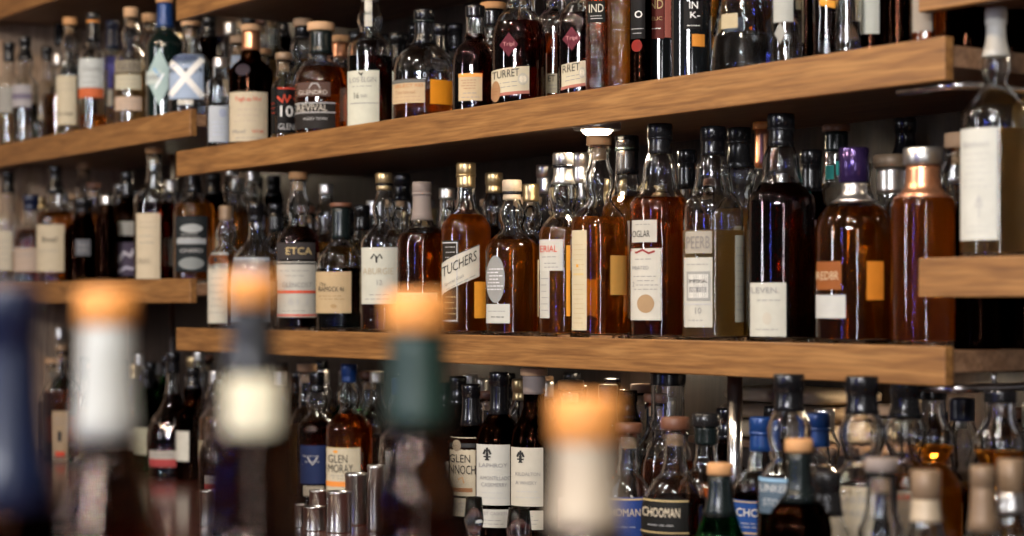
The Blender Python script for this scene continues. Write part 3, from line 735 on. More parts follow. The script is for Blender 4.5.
B(556, None, 40, 'B1', 'bottle with cream label corner showing between the two diamond-labelled bottles', y=.13, H=.25, style='std', liquid='deep', labels=[dict(r=(547, 76, 563, 95), c=(.6, .54, .42), t=[('ET', .1, .5, .25, 6, BK)], lines=[(.5, .9, 2, GY)])])
turret(582, 50, 'second dark bottle with a diamond label, half hidden by the textured bottle', 562, 586, 'RRET', y=.10, seal=False)
B(600, None, 29, 'B1', 'tall slim bottle of rippled glass with black label on its shoulder', H=.30, y=.045, style='tall', glass='ripple', liquid='deep', fill=.80, cap=foil('black', .03), labels=[dict(r=(588, 3, 605, 24), c=(.012, .012, .012), t=[('IND', .1, .9, .35, 8, (.5, .48, .4))], lines=[(.65, .9, 2, SV)])], rn=.013)
B(622, None, 29, 'B1', 'slim amber bottle with empty clear top beside the rippled bottle', H=.29, y=.05, style='tall', glass='ripple', liquid='orange', fill=.60, rn=.013)
B(641, None, 22, 'B1', 'slim black-labelled bottle with small round red seal', H=.28, style='tall', y=.05, glass='dark', liquid='deep', labels=[dict(r=(631, -20, 645, 40), c=(.008, .008, .008), t=[('O', .3, .8, .6, 7, WH)], lines=[(.8, .95, 2, SV)]), dict(r=(632, 41, 642, 53), c=(.25, .02, .015), shape='oval', name='seal')])
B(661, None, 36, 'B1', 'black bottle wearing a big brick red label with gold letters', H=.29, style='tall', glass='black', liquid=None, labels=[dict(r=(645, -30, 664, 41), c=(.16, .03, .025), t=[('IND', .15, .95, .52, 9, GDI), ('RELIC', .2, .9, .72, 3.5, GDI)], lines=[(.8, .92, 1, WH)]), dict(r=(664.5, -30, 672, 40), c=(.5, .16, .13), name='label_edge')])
B(691, None, 40, 'B1', 'black bottle with white lettering and small orange square', H=.29, style='tall', glass='black', liquid=None, labels=[dict(r=(684, 4, 702, 32), c=(.008, .009, .01), t=[('IN', .3, .75, .15, 7, WH), ('K-', .35, .85, .5, 6, WH)], lines=[(.8, .95, 1, WH)]), dict(r=(692, 37, 704, 49), c=(.75, .3, .05), name='orange_square')])
B(711, None, 26, 'B1', 'amber bottle with dull yellow label behind the flared decanter', H=.26, y=.15, style='std', liquid='orange', fill=.7, labels=[dict(r=(700, 18, 712, 33), c=(.5, .4, .2))])
B(746, None, 74, 'B1', 'wide flared clear decanter with a flat base', H=.24, style='cone', liquid='water', fill=.28, cap=cork('black', .03), rn=.02, seg=36, name='decanter', labels=[dict(r=(722, 17, 738, 32), c=(.5, .43, .3))])
B(787, None, 31, 'B1', 'clear bottle with torn pale grey label, right of the decanter', H=.28, style='wine', liquid='water', fill=.3, labels=[dict(r=(774, -20, 793, 24), c=(.45, .47, .47)), dict(r=(775, 24, 786, 46), c=(.35, .35, .35), shape='diamond')])
B(807, None, 28, 'B1', 'dark bottle with a narrow bluish gleam right of the torn label', H=.28, style='wine', glass='dark', liquid='sherry')
B(828, None, 30, 'B1', 'dark red bottle with small orange mark near its middle', H=.28, style='wine', liquid='sherry', fill=.8, labels=[dict(r=(820, 2, 836, 9), c=(.75, .35, .05), slant=4)])
B(848, None, 26, 'B1', 'narrow clear bottle left of the plain white label', H=.27, style='wine', liquid='water', fill=.2)
B(872, None, 34, 'B1', 'bottle with plain white rectangular label near the right end', H=.28, style='wine', glass='dark', liquid='deep', labels=[dict(r=(857, -20, 879, 36), c=(.55, .58, .57), lines=[(.5, .8, 3, SV)])])
B(899, None, 32, 'B1', 'dark red bottle with two white streaks near the right end', H=.28, style='wine', glass='dark', liquid='red')
B(927, None, 36, 'B1', 'bottle with greyish tan label at the right end of the upper middle shelf', H=.28, style='wine', liquid='deep', labels=[dict(r=(913, -20, 932, 34), c=(.33, .29, .26))])
B(968, None, 44, 'B1', 'dark bottle standing behind the shelf end beyond the greyish label', H=.28, y=.12, style='wine', glass='dark', liquid='deep')
B(1010, None, 44, 'B1', 'dark red bottle at the top right behind the white foil neck', H=.28, y=.12, style='wine', glass='dark', liquid='red')

# ---- long middle shelf
B(226, 206, 36, 'B0', 'bottle with narrow white label at the left end of the long middle shelf', style='bulb', liquid='deep', fill=.6, cap=foil('tan', .03), labels=[dict(r=(208, 253, 228, 323), c=(.62, .60, .55), solid=[(.3, .06, .5, .14, BK, 'oval')], lines=[(.22, .9, 7, GY)])])
B(256, 203, 48, 'B0', 'clear squat bottle with black stopper and powder blue label', style='squat', liquid='water', fill=.55, cap=foil('black', .04), rn=.015, labels=[dict(r=(231, 258, 269, 322), c=(.42, .46, .55), t=[('SKYE', .15, .9, .22, 6, (.3, .34, .42))], lines=[(.3, .5, 2, (.3, .33, .4))])])
B(298, 172, 42, 'B0', 'bottle with cork top, gold-lettered dark band and white label with red line', style='bulb', liquid='sherry', fill=.66, cap=cork('cork', .014), rn=.014,
  labels=[dict(r=(277, 243, 315, 260), c=(.05, .045, .05), t=[('ETCA', .25, .9, .5, 7, GDI)]), dict(r=(277, 262, 315, 317), c=(.60, .60, .58), t=[('GLENCOST', .15, .9, .42, 5, GY), ('61.1', .3, .8, .72, 6, SV)], solid=[(0, .52, 1, .57, (.6, .08, .04)), (0, .95, 1, .98, RD), (0, .02, 1, .05, BK)], lines=[(.12, .3, 2, GY), (.85, .93, 1, GY)])])
B(326, 184, 42, 'B0', 'bottle with gold-ringed clear neck behind the kraft label', y=.15, style='bulb', liquid='orange', fill=.6, cap=foil('silver', .02))
B(341, 203, 50, 'B0', 'clear bottle with dark green capsule, orange tip and kraft paper label', style='squat', liquid='slate', fill=.5, cap=cork('redwood', .008, 'slategreen', .062), rn=.0165,
  labels=[dict(r=(316, 272, 351, 313), c=(.56, .43, .27), t=[('The', .12, .3, .3, 3, BK), ('RAMOCK 46', .1, .8, .42, 5, BK)], lines=[(.55, .7, 2, (.3, .2, .1))], solid=[(.42, .78, .6, .88, (.35, .24, .12), 'oval')])])
B(362, 205, 40, 'B0', 'amber bottle glimpsed between the kraft label and the gold capsule', y=.13, style='std', liquid='orange', fill=.66, cap=foil('black', .05))
B(384, 173, 48, 'B0', 'clear bottle with gold capsule and pale label printed with a bird mark', style='bulb', liquid='deep', fill=.50, cap=foil('gold', .032, 'black'), rn=.0135,
  labels=[dict(r=(362, 248, 398, 304), c=(.62, .64, .60), t=[('ABURGIE', .04, .86, .42, 6.5, (.4, .34, .24)), ('12', .42, .56, .62, 5, GY)], lines=[(.8, .95, 2, GY)], st=[([(.26, .2), (.34, .12), (.42, .2), (.5, .12), (.56, .2)], 1.6, BK), ([(.4, .15), (.41, .27)], 1.8, BK)])])
B(402, 174, 40, 'B0', 'bottle with black capsule behind the taupe capsule', y=.15, style='bulb', liquid='amber', cap=foil('black', .05))
B(422, 182, 50, 'B0', 'deep amber bottle with matt taupe capsule and low cream label', style='std', liquid='deep', fill=.66, cap=foil('taupe', .068, 'taupe'), rn=.015,
  labels=[dict(r=(396, 293, 437, 333), c=(.62, .52, .34), t=[('THE THIR', .1, .85, .13, 5, (.4, .3, .16))], lines=[(.25, .4, 2, (.45, .32, .16))])])
B(447, 188, 40, 'B0', 'bottle with clear ringed neck behind the slanted label', y=.14, style='std', liquid='deep', fill=.72, cap=foil('silver', .02))
B(466, 163, 50, 'B0', 'orange whisky bottle with gold capsule and slanted white label', style='std', liquid='glow', fill=.70, cap=foil('gold', .042, 'gold'), rn=.0145,
  labels=[dict(r=(443, 241, 459, 323), c=(.03, .025, .02), solid=[(.86, .02, .92, .98, SV), (0, .96, .9, .98, SV), (0, .02, .9, .035, SV)], lines=[(.05, .3, 4, SV), (.65, .92, 4, GDI)]),
          dict(r=(442.5, 254, 479, 286), c=(.66, .64, .58), slant=-19, t=[('TUCHERS', .02, .92, .30, 10, BK), ('Special Cask', .08, .6, .74, 4, GY)], lines=[(.85, .95, 1, GY)], solid=[(0, 0, 1, .03, BK)], name='slanted_label'), dict(r=(474, 282, 486, 318), c=(.95, .42, .05), name='glow_patch', l='orange patch painted as spirit glow')])  # orange patch paints the back label's glow through the spirit
B(494, 173, 42, 'B0', 'bottle with gold capsule and clear shoulders behind the round silver label', y=.14, style='bulb', liquid='sherry', fill=.6, cap=foil('gold', .035))
B(512, 180, 53, 'B0', 'amber bottle with pale gold capsule, round silver label and small white label', style='bulb', liquid='amber', fill=.62, cap=foil('cream', .033, 'black'), rn=.014,
  labels=[dict(r=(486.5, 256, 505, 303), c=(.33, .34, .36), shape='oval', name='round_label', lines=[(.25, .75, 7, (.6, .6, .62))], lw=1.1), dict(r=(487, 304, 510, 323), c=(.60, .62, .62), lines=[(.25, .5, 1, GY), (.55, .8, 1, BK)])])
B(531, 184, 42, 'B0', 'bottle with dull gold capsule set behind the narrow red-lettered label', y=.15, style='bulb', liquid='amber', fill=.6, cap=foil('gold', .03))
B(545, 165, 40, 'B0', 'bottle with ribbed silver capsule in the second row', y=.22, style='std', liquid='deep', cap=foil('silver', .05))
B(563, 153, 48, 'B0', 'bottle with champagne capsule and white label with red letters', style='bulb', liquid='orange', fill=.60, cap=foil('silver', .05, 'black'), rn=.0145,
  labels=[dict(r=(540, 240, 563, 271), c=(.64, .64, .62), t=[('ERIAL', .05, .75, .3, 6.5, RD)], lines=[(.5, .62, 1, GY), (.7, .95, 2, GY)]), dict(r=(540.5, 271, 550, 318), c=(.58, .58, .56), lines=[(.1, .9, 6, GY)], name='label_tail'), dict(r=(566, 246, 576, 316), c=(.95, .42, .05), name='glow_patch', l='orange patch painted as spirit glow')])  # light through the spirit painted on as an orange patch
B(581, 153, 40, 'B0', 'bottle with plain silver capsule behind the tall cork-topped bottle', y=.17, style='std', liquid='amber', cap=foil('silver', .05))
B(599, 136, 58, 'B0', 'tall cork-topped clear bottle with narrow cream label under the small lamp', style='bulb', liquid='amber', fill=.60, cap=cork('cork', .015), rn=.0155,
  labels=[dict(r=(572.5, 231, 587, 330), c=(.66, .58, .42), lines=[(.12, .42, 6, (.45, .36, .22)), (.52, .95, 9, (.45, .36, .22))], solid=[(.1, .43, .8, .45, GDI), (.3, .34, .45, .37, (.6, .3, .05))]), dict(r=(610, 256, 626, 295), c=(.70, .38, .10), name='back_label_or_glow', l='orange patch painted at the right side as glow through the spirit')])  # orange patch on the right stands for glow through the amber
B(627, 136, 50, 'B0', 'amber bottle with tall black capsule and lettered green band', y=.11, style='std', liquid='orange', fill=.7, cap=foil('black', .062, 'slategreen'), rn=.017, labels=[dict(r=(626, 222, 632, 318), c=(.60, .60, .57), lines=[(.1, .9, 9, GY)])])
B(660, 124, 60, 'B0', 'dark amber bottle with grey capsule and long white label with brown medallion', style='highbulb', liquid='deep', fill=.66, cap=foil('grey', .045, 'grey'), rn=.0165,
  labels=[dict(r=(632.5, 221, 657, 243), c=(.58, .57, .54), t=[('OGLAR', .04, .72, .62, 6.5, BK)], lines=[(.1, .3, 1, GY)], name='upper_label'), dict(r=(631.5, 249, 661, 320), c=(.64, .63, .60), solid=[(.22, .64, .78, .9, (.33, .22, .12), 'oval')], t=[('PEATED', .08, .6, .27, 3.5, GY), ('2', .08, .14, .5, 5, GY)], lines=[(.1, .2, 1, GY), (.36, .6, 4, GY)], st=[([(0, .02), (.2, .06), (.4, .02), (.6, .07), (.8, .04)], 2.0, (.25, .03, .03))])])
B(687, 150, 50, 'B0', 'orange bottle between the grey and the black capsules, set back', y=.14, style='std', liquid='orange', fill=.66, cap=foil('black', .06), labels=[dict(r=(676, 249, 686, 312), c=(.40, .40, .36), lines=[(.1, .9, 6, GY)])])
B(713, 127, 61, 'B0', 'bottle of pale yellow whisky with black capsule and grey framed label', style='highbulb', liquid='pale', fill=.52, cap=foil('black', .042), rn=.0165,
  labels=[dict(r=(686, 232, 712, 254), c=(.42, .39, .35), t=[('PEERB', .05, .92, .5, 12, (.22, .2, .18))], name='upper_label'), dict(r=(685, 258, 712.5, 327), c=(.60, .60, .57), solid=[(.1, .2, .92, .62, (.28, .28, .26)), (.16, .24, .86, .58, (.58, .57, .52)), (.2, .42, .8, .5, (.2, .2, .2)), (0, .66, 1, .68, SV)], t=[('IMPERIAL', .2, .84, .34, 3.5, BK), ('10', .4, .62, .76, 6, GY)], lines=[(.05, .15, 1, GY), (.85, .95, 1, GY)]), dict(r=(734, 236, 745, 322), c=(.50, .50, .46), name='back_label_or_glow', l='grey-green back label at the right side', lines=[(.1, .9, 9, GY)])])
B(739, 128, 56, 'B0', 'bottle with grey ringed capsule behind the black and blue bottle', y=.15, style='bulb', liquid='gold', fill=.62, cap=foil('grey', .06, 'grey'), rn=.0155)
B(764, 122, 40, 'B0', 'slim copper-necked bottle with an orange tip in the back row', y=.28, style='wine', liquid='deep', cap=cork('orange', .012, 'copper', .06))
B(781, 114, 68, 'B0', 'near-black bottle with black capsule, blue sheen and white square label', style='highbulb', glass='clear', liquid='sherry', fill=.70, cap=foil('black', .045, 'grey'), rn=.0165,
  labels=[dict(r=(751, 283, 786, 336), c=(.60, .61, .58), t=[('LEVEN.', .05, .8, .14, 5.5, GY)], solid=[(.35, .55, .6, .78, (.45, .42, .35), 'oval')], lines=[(.25, .4, 1, GY), (.84, .9, 1, GY)])])
B(811, 150, 52, 'B0', 'dark bottle with narrow white label behind the purple capsule', y=.13, style='std', glass='dark', liquid='deep', fill=.6, cap=foil('black', .06), labels=[dict(r=(797, 283, 815, 335), c=(.50, .49, .46), lines=[(.1, .8, 6, GY)])])
B(836, 125, 56, 'B0', 'bottle with cork top and two teal patches on its neck, back row', y=.20, style='std', liquid='gold', cap=cork('redwood', .010, 'slategreen', .03), labels=[dict(r=(826, 166, 834, 180), c=(.05, .42, .40), name='teal_patch'), dict(r=(836, 162, 846, 176), c=(.05, .42, .40), name='teal_patch')], rn=.016)
B(854, 148, 78, 'B0', 'amber bottle with metallic purple cap on a silver collar', style='round', liquid='amber', fill=.70, cap=cork('purple', .046, 'silver', .026), rn=.0155, seg=32,
  labels=[dict(r=(817, 295, 846, 318), c=(.58, .60, .62), lines=[(.3, .8, 2, SV)]), dict(r=(818, 262, 842, 290), c=(.30, .10, .03), t=[('REDBR', .02, .9, .5, 8, (.55, .4, .25))], name='upper_label'), dict(r=(866, 262, 882, 300), c=(.75, .26, .03), name='back_label_or_glow', l='orange patch at the right side painted as glowing spirit')])  # glow of the lit spirit painted as an orange patch
B(892, 155, 60, 'B0', 'silver-necked bottle with wide tan top between the purple and copper caps', y=.16, style='squat', liquid='amber', fill=.6, cap=cork('tan', .018, 'silver', .035), rn=.02)
B(923, 148, 62, 'B0', 'square-shouldered orange bottle with silver top and copper capsule', style='tall', liquid='glow', fill=.80, cap=cork('silver', .022, 'copper', .042), rn=.0195, seg=32)
B(905, 118, 50, 'B0', 'bottle with black capsule high behind the copper capsule', y=.28, style='bulb', liquid='deep', cap=foil('black', .06))
B(960, 133, 56, 'B0', 'bottle with grey cork top left of the tall white-foil bottle', y=.18, style='bulb', liquid='amber', cap=cork('palecork', .02), rn=.016)
B(978, None, 50, 'B0', 'dark bottle in the gap beneath the short right shelf', y=.09, H=.27, style='wine', glass='dark', liquid='deep')
B(1022, None, 52, 'B0', 'dark bottle at the right edge beneath the short right shelf', y=.09, H=.27, style='wine', glass='dark', liquid='red')

# ---- short right shelf
B(996, 8, 70, 'C1', 'tall clear bottle with white foil neck and big white label', style='bulb', liquid='pale', fill=.52, cap=foil('white', .060), rn=.0108, seg=32,
  labels=[dict(r=(962, 130, 998, 241), c=(.66, .68, .68), t=[('Bladnoch', .1, .75, .14, 6, SV)], lines=[(.2, .55, 6, SV), (.85, .95, 2, SV)], st=[([(.5, .6), (.4, .7), (.6, .7), (.5, .6), (.5, .8)], 1.0, SV)])])
B(1050, 20, 72, 'C1', 'bottle of straw-yellow spirit with red seal, cut by the right edge', style='std', liquid='pale', fill=.68, cap=foil('white', .07), rn=.0175, labels=[dict(r=(1016, 206, 1030, 226), c=(.5, .05, .06), shape='oval', name='seal')])

# ---- counter, lowest row
B(62, 345, 40, 'K', 'bottle with copper cap and tan label between the blurred necks at left', y=.10, style='std', liquid='deep', fill=.6, cap=cork('tan', .015), labels=[dict(r=(52, 410, 68, 460), c=(.45, .34, .24), solid=[(.35, .4, .6, .6, BK), (.2, .8, .8, .9, RD)], lines=[(.1, .3, 2, GY)])])
B(60, 328, 30, 'K', 'bottle with silver cap behind the tan-labelled bottle', y=.22, style='std', liquid='amber', cap=foil('silver', .03))
def staghead(x0, y0, x1, y1):
    c = (.62, .58, .52)
    return [([(.5, .95), (.42, .7), (.5, .6), (.58, .7), (.5, .95)], 2.0, c), ([(.45, .62), (.3, .5), (.15, .35), (.08, .05)], 1.5, c), ([(.3, .5), (.3, .22)], 1.3, c), ([(.18, .38), (.02, .3)], 1.2, c),
            ([(.55, .62), (.7, .5), (.85, .35), (.95, .05)], 1.5, c), ([(.7, .5), (.7, .22)], 1.3, c), ([(.82, .38), (.99, .28)], 1.2, c), ([(.5, .6), (.5, .9)], 3.2, c), ([(.36, .58), (.64, .58)], 1.8, c)]
def stag_bottle(px, top, w, y, desc, label):
    r, su = B(px, top, w, 'K', desc, y=y, style='stag', liquid='sherry', fill=.66, cap=foil('black', .05), rn=.0145, labels=[label])
    ex0, ex1 = px - w * .42, px + w * .22
    I = Ink(); yy0 = label['r'][1] - 38; yy1 = label['r'][1] - 12
    for pts, wd_, c in staghead(0, 0, 1, 1):
        V, Fc = stroke(su, [(ex0 + (ex1 - ex0) * a, yy0 + (yy1 - yy0) * b) for a, b in pts], wd_ * .5, .0016); I.add(V, Fc, c)
    o = link('stag_emblem', mesh('stag_emblem', I.V, I.F, I.M), CHROME, r, (0, 0, 0), False); o['label'] = 'silver stag head emblem with antlers'
stag_bottle(173, 352, 53, .15, 'dark red bottle with silver stag emblem, the left one of two', dict(r=(150, 449, 176, 465), c=(.55, .52, .5), t=[('DALMORE', .08, .9, .25, 4, GY)], solid=[(0, .5, 1, 1, (.36, .06, .06))]))
stag_bottle(222, 380, 46, .05, 'dark red bottle with silver stag emblem beside the lone steel jigger', dict(r=(206, 474, 226, 490), c=(.55, .5, .48), t=[('DALMORE', .08, .9, .25, 4, GY)], solid=[(0, .5, 1, 1, (.36, .06, .06))]))
B(199, 352, 38, 'K', 'clear bottle standing behind the two stag-emblem bottles', y=.24, style='bulb', liquid='sherry', fill=.6, cap=foil('silver', .02), labels=[dict(r=(188, 425, 208, 435), c=SV)])
B(317, 372, 42, 'K', 'dark bottle with deep blue label left of the cream arched label', y=.13, style='bulb', liquid='sherry', fill=.62, cap=foil('black', .04), labels=[dict(r=(300, 444, 325, 482), c=(.02, .035, .12), lines=[(.2, .5, 2, SV)], st=[([(.3, .3), (.5, .5), (.7, .3)], 1.5, SV)]), dict(r=(303, 484, 324, 494), c=(.4, .36, .3))])
B(349, 364, 46, 'K', 'amber bottle with blue capsule and cream label behind the steel jiggers', y=.10, style='bulb', liquid='deep', fill=.66, cap=foil('blue', .035), rn=.0135,
  labels=[dict(r=(327, 446, 360, 489), c=(.66, .6, .48), t=[('GLEN', .06, .62, .26, 8, BK), ('MORAY', .06, .78, .48, 8, BK)], solid=[(0, .78, .9, .9, (.75, .27, .06)), (0, 0, 1, .02, GDI), (.2, .06, .34, .13, (.7, .3, .05), 'oval')], lines=[(.62, .74, 2, GY)])])
B(377, 372, 42, 'K', 'clear bottle behind the tallest steel measure', y=.16, style='wine', liquid='sherry', fill=.5, cap=foil('silver', .02))
B(400, 378, 42, 'K', 'empty clear bottle right of the tallest steel measure', y=.08, style='bulb', liquid='water', fill=.3, cap=foil('blue', .03))
B(471, 384, 46, 'K', 'dark bottle with cream label and black ribbon motif, left of two white labels', style='std', liquid='sherry', glass='dark', fill=.6, cap=foil('black', .07), rn=.014,
  labels=[dict(r=(450, 436, 478, 494), c=(.60, .54, .43), t=[('GLEN', .0, .72, .36, 8, BK), ('NNOCH', .0, .9, .55, 9, BK)], solid=[(0, .1, 1, .17, BK), (.1, .04, .4, .24, (.25, .2, .14), 'oval'), (0, .86, .8, .93, (.3, .14, .06))], st=[([(.3, .72), (.45, .68), (.5, .78)], 1.5, (.5, .3, .15))]),
          dict(r=(450, 496, 477, 514), c=(.52, .48, .4), lines=[(.2, .8, 3, GY)])])
def thistle(): return [([(.2, .16), (.26, .08)], 2, BK), ([(.3, .16), (.3, .05)], 2, BK), ([(.4, .16), (.34, .08)], 2, BK), ([(.3, .14), (.3, .24)], 2.6, BK), ([(.2, .2), (.4, .2)], 1.4, BK), ([(.24, .25), (.36, .25)], 1.2, BK)]
B(499, 372, 47, 'K', 'black bottle with white square label and thistle mark, lower white band', glass='dark', liquid='sherry', style='round', fill=.6, cap=foil('black', .07), rn=.0145,
  labels=[dict(r=(477, 443, 512, 503), c=(.62, .63, .62), t=[('LAPHROY', .08, .85, .34, 4, GY), ('AMONTILLADO', .1, .95, .55, 4, GY), ('CASKMERRY', .14, .85, .66, 4, GY)], lines=[(.75, .92, 2, SV)], st=thistle()), dict(r=(477, 507, 511, 525), c=(.58, .59, .58), t=[('MAST CASKETL', .05, .9, .22, 3.2, GY)], lines=[(.5, .9, 2, GY)], name='band_label')])
B(534, 368, 48, 'K', 'dark red bottle with pointed white label right of the thistle pair', liquid='sherry', style='round', glass='dark', fill=.62, cap=cork('palecork', .012, 'taupe', .03), rn=.0175,
  labels=[dict(r=(511.5, 446, 543, 504), c=(.62, .60, .55), t=[('KILDALTON', .15, .9, .45, 3.6, GY), ('A WHISKY', .15, .8, .6, 3.6, GY)], lines=[(.7, .9, 2, SV)], st=thistle()), dict(r=(512, 508, 543, 527), c=(.58, .56, .5), lines=[(.2, .8, 3, GY)], name='band_label')])
B(571, 380, 66, 'K', 'translucent red bottle with pink label behind the blurred orange stopper', liquid='red', fill=.66, style='round', cap=cork('cork', .015), rn=.017, labels=[dict(r=(552, 494, 600, 525), c=(.58, .36, .33), t=[('ARRA', .05, .5, .4, 8, (.4, .12, .1))], lines=[(.6, .9, 2, (.45, .2, .18))])])
B(629, 423, 50, 'K', 'squat bottle with brown stopper and blue label with cream letters', y=-.08, style='squat', liquid='deep', fill=.5, cap=cork('redwood', .013), rn=0.0145, labels=[dict(r=(604, 495, 643, 540), c=(.03, .07, .30), t=[('CHOMAN', .05, .92, .33, 7.5, (.6, .5, .35))], solid=[(0, .03, 1, .06, GDI)], lines=[(.6, .7, 1, SV)])])
B(675, 417, 68, 'K', 'squat bottle with brown stopper and black label with cream letters', y=-.10, style='squat', liquid='sherry', fill=.57, cap=cork('redwood', .016), rn=0.0152, seg=32, labels=[dict(r=(641, 496, 688, 533), c=(.012, .012, .013), t=[('CHOOMAN', .06, .82, .36, 9, (.62, .54, .4))], solid=[(0, .04, 1, .07, GDI), (0, .88, 1, .91, GDI)], lines=[(.62, .78, 1, SV)])])
B(668, 372, 54, 'K', 'wide-necked clear bottle behind the brown stopper', y=.10, style='squat', liquid='deep', fill=.55, cap=foil('black', .02), rn=.026)
B(706, 413, 62, 'K', 'bottle with broad grey stopper left of the steel post', y=-.02, style='squat', liquid='deep', fill=.6, cap=cork('grey', .018, 'slate' if False else 'slategreen', .026), rn=0.0155)
B(720, 463, 62, 'K', 'green bottle with orange cork stopper in front of the grey stopper', y=-.20, style='longneck', glass='green', liquid=None, cap=cork('cork', .014, 'slategreen', .05), rn=0.0125)
B(762, 417, 60, 'K', 'bottle with royal blue capsule and blue label, left of the two', y=-0.01, style='std', liquid='sherry', fill=.62, cap=foil('blue', .045, 'blue'), rn=0.0148, labels=[dict(r=(733, 498, 776, 533), c=(.02, .08, .34), t=[('LCHOOM', .0, .95, .34, 8, (.7, .68, .6))], solid=[(0, .03, 1, .06, GDI), (0, .9, 1, .94, GDI)], lines=[(.6, .8, 2, SV)])])
B(789, 374, 64, 'K', 'dark bottle with bulbous clear neck and grey-blue label beside the blue capsules', y=-0.13, style='bulb', liquid='sherry', fill=.6, cap=foil('black', .045), rn=.017, labels=[dict(r=(760, 476, 790, 511), c=(.10, .15, .22), t=[('LINKER', .05, .95, .28, 7, (.5, .52, .52)), ('STORM', .15, .95, .68, 7, (.45, .48, .5))], solid=[(0, .02, 1, .1, (.2, .35, .5))])])
B(817, 413, 58, 'K', 'bottle with royal blue capsule behind the front cork stopper, right of the two', y=.06, style='std', liquid='amber', fill=.6, cap=foil('blue', .045, 'blue'), rn=0.0152)
B(799, 439, 66, 'K', 'round dark bottle with cork stopper and tall grey capsule in front', y=-0.26, style='round', glass='dark', liquid='sherry', cap=cork('cork', .014, 'slategreen', .055), rn=0.0122)
B(827, 472, 42, 'K', 'bottle with plain dark grey capsule between cork stopper and cream label', y=-.25, style='longneck', glass='clear', liquid='deep', fill=.6, cap=foil('grey', .05), rn=0.014)
B(862, 376, 70, 'K', 'dark bottle with bulbous neck and cream label with grey letters', y=-0.1, style='bulb', liquid='sherry', fill=.6, cap=foil('black', .045), rn=.0175, labels=[dict(r=(832, 484, 868, 540), c=(.52, .46, .38), t=[('ALINKER', .1, .95, .22, 7, GY), ('PORT RUIGE', .08, .95, .46, 5.5, GY)], lines=[(.65, .9, 3, GY)])])
B(881, 458, 40, 'K', 'clear bottle with translucent grey top in front of the cream label', y=-.25, style='longneck', liquid='water', fill=.6, cap=cork('taupe', .014), rn=0.0135, labels=[])
B(905, 378, 60, 'K', 'bottle with black capsule and reddish label behind the tan foils', y=.02, style='bulb', liquid='deep', fill=.6, cap=foil('black', .05), rn=.0165, labels=[dict(r=(893, 488, 912, 540), c=(.45, .38, .32), t=[('GLER', .1, .9, .12, 5, RD)], lines=[(.3, .9, 5, GY)])])
B(926, 470, 46, 'K', 'bottle with tan foil and cream lower collar, left of three tan foils', y=-.24, style='longneck', liquid='amber', cap=cork('tan', .030, 'cream', .024), rn=0.0125)
B(983, 466, 42, 'K', 'bottle with slim tan foil, middle of three tan foils', y=-.24, style='longneck', liquid='amber', cap=foil('tan', .065), rn=0.0105)
B(1011, 459, 42, 'K', 'bottle with tan foil and silver ring, right of three tan foils', y=-.18, style='longneck', liquid='amber', cap=cork('tan', .035, 'silver', .02), rn=0.0108)
B(931, 388, 60, 'K', 'clear-necked bottle with orange glow behind the left tan foil', y=.10, style='bulb', liquid='orange', fill=.75, cap=foil('black', .015), rn=.019)
B(1000, 390, 62, 'K', 'clear-necked bottle with orange glow behind the middle tan foil', y=.06, style='bulb', liquid='orange', fill=.75, cap=foil('black', .015), rn=.019)
B(962, 398, 60, 'K', 'dark bottle with navy capsule between the two glowing necks', y=.0, style='bulb', liquid='sherry', cap=foil('navy', .03), rn=.016)

# steel measures
def jigger(px, top, bot, w, desc, y=None, flare=.0):
    zc = (EYE - zk) * F / (bot - HOR)
    yy = zc * ((px - 512) / F * ST + CT) - DIST
    x = X_of(px, yy); R = w * zc / F / 2; h = Z_of(top, zc) - zk
    for _ in range(30):
        if free(x, yy, R, 'K'): break
        yy += .003; x = X_of(px, yy)
    PLACED.append((x, yy, R, 'K'))
    t = empty('jigger', (x, yy, zk), desc, 'jigger', 'steel spirit measures on the back counter')
    pr = [(0, 0), (R - .001, 0), (R, .001), (R * .985, h * .05), (R * .985, h * .93), (R + .0006, h * .94), (R + .0006, h - .0006), (R, h), (R - .0014, h - .0005), (R - .0016, .004), (0, .003)]
    V, Fc = lathe(pr, 28)
    link('cup', mesh('cup', V, Fc), STEEL, t)
    return t
jigger(300, 504, 527, 12, 'smallest steel jigger at the left of the group')
jigger(314, 506, 530, 22, 'short wide steel jigger in front at the left of the group')
jigger(318, 490, 516, 18, 'short steel jigger tucked behind the short wide one')
jigger(339, 491, 532, 25, 'medium steel jigger in the middle front of the group')
jigger(356, 473, 524, 22, 'taller steel jigger right of the medium one')
jigger(208, 490, 526, 16, 'lone steel jigger in front of the right stag-emblem bottle')
t = jigger(376, 465, 531, 17, 'tallest slimmest steel measure at the right of the group')
zc = zc_of(376, 0)
# a tray under the group
# vertical slit marks on top of the tall measure are part of its rim

# clear stemmed glasses at the front edge of the counter
def glass(px, top, w, y, desc):
    for _ in range(40):
        zc = zc_of(px, y); x = X_of(px, y); R = w * zc / F / 2
        if free(x, y, R, 'K'): break
        y -= .006
    h = Z_of(top, zc) - zk
    PLACED.append((x, y, R, 'K'))
    pr = [(0, .006), (R * .9, .0), (R * .95, .004), (R * .25, .012), (R * .2, h * .3), (R * .7, h * .42), (R, h * .62), (R * .8, h), (R * .8 - .0012, h), (R - .0014, h * .62), (R * .68, h * .44), (0, h * .38)]
    V, Fc = lathe(pr, 28); o = link('tasting_glass', mesh('tasting_glass', V, Fc), GL['clear'](), None, (x, y, zk))
    tag(o, desc, 'glass', 'upturned tasting glasses before the white labels')
glass(474, 497, 20, -.09, 'clear tasting glass in front of the black ribbon label')
glass(519, 508, 26, -.09, 'clear tasting glass in front of the pointed white label')

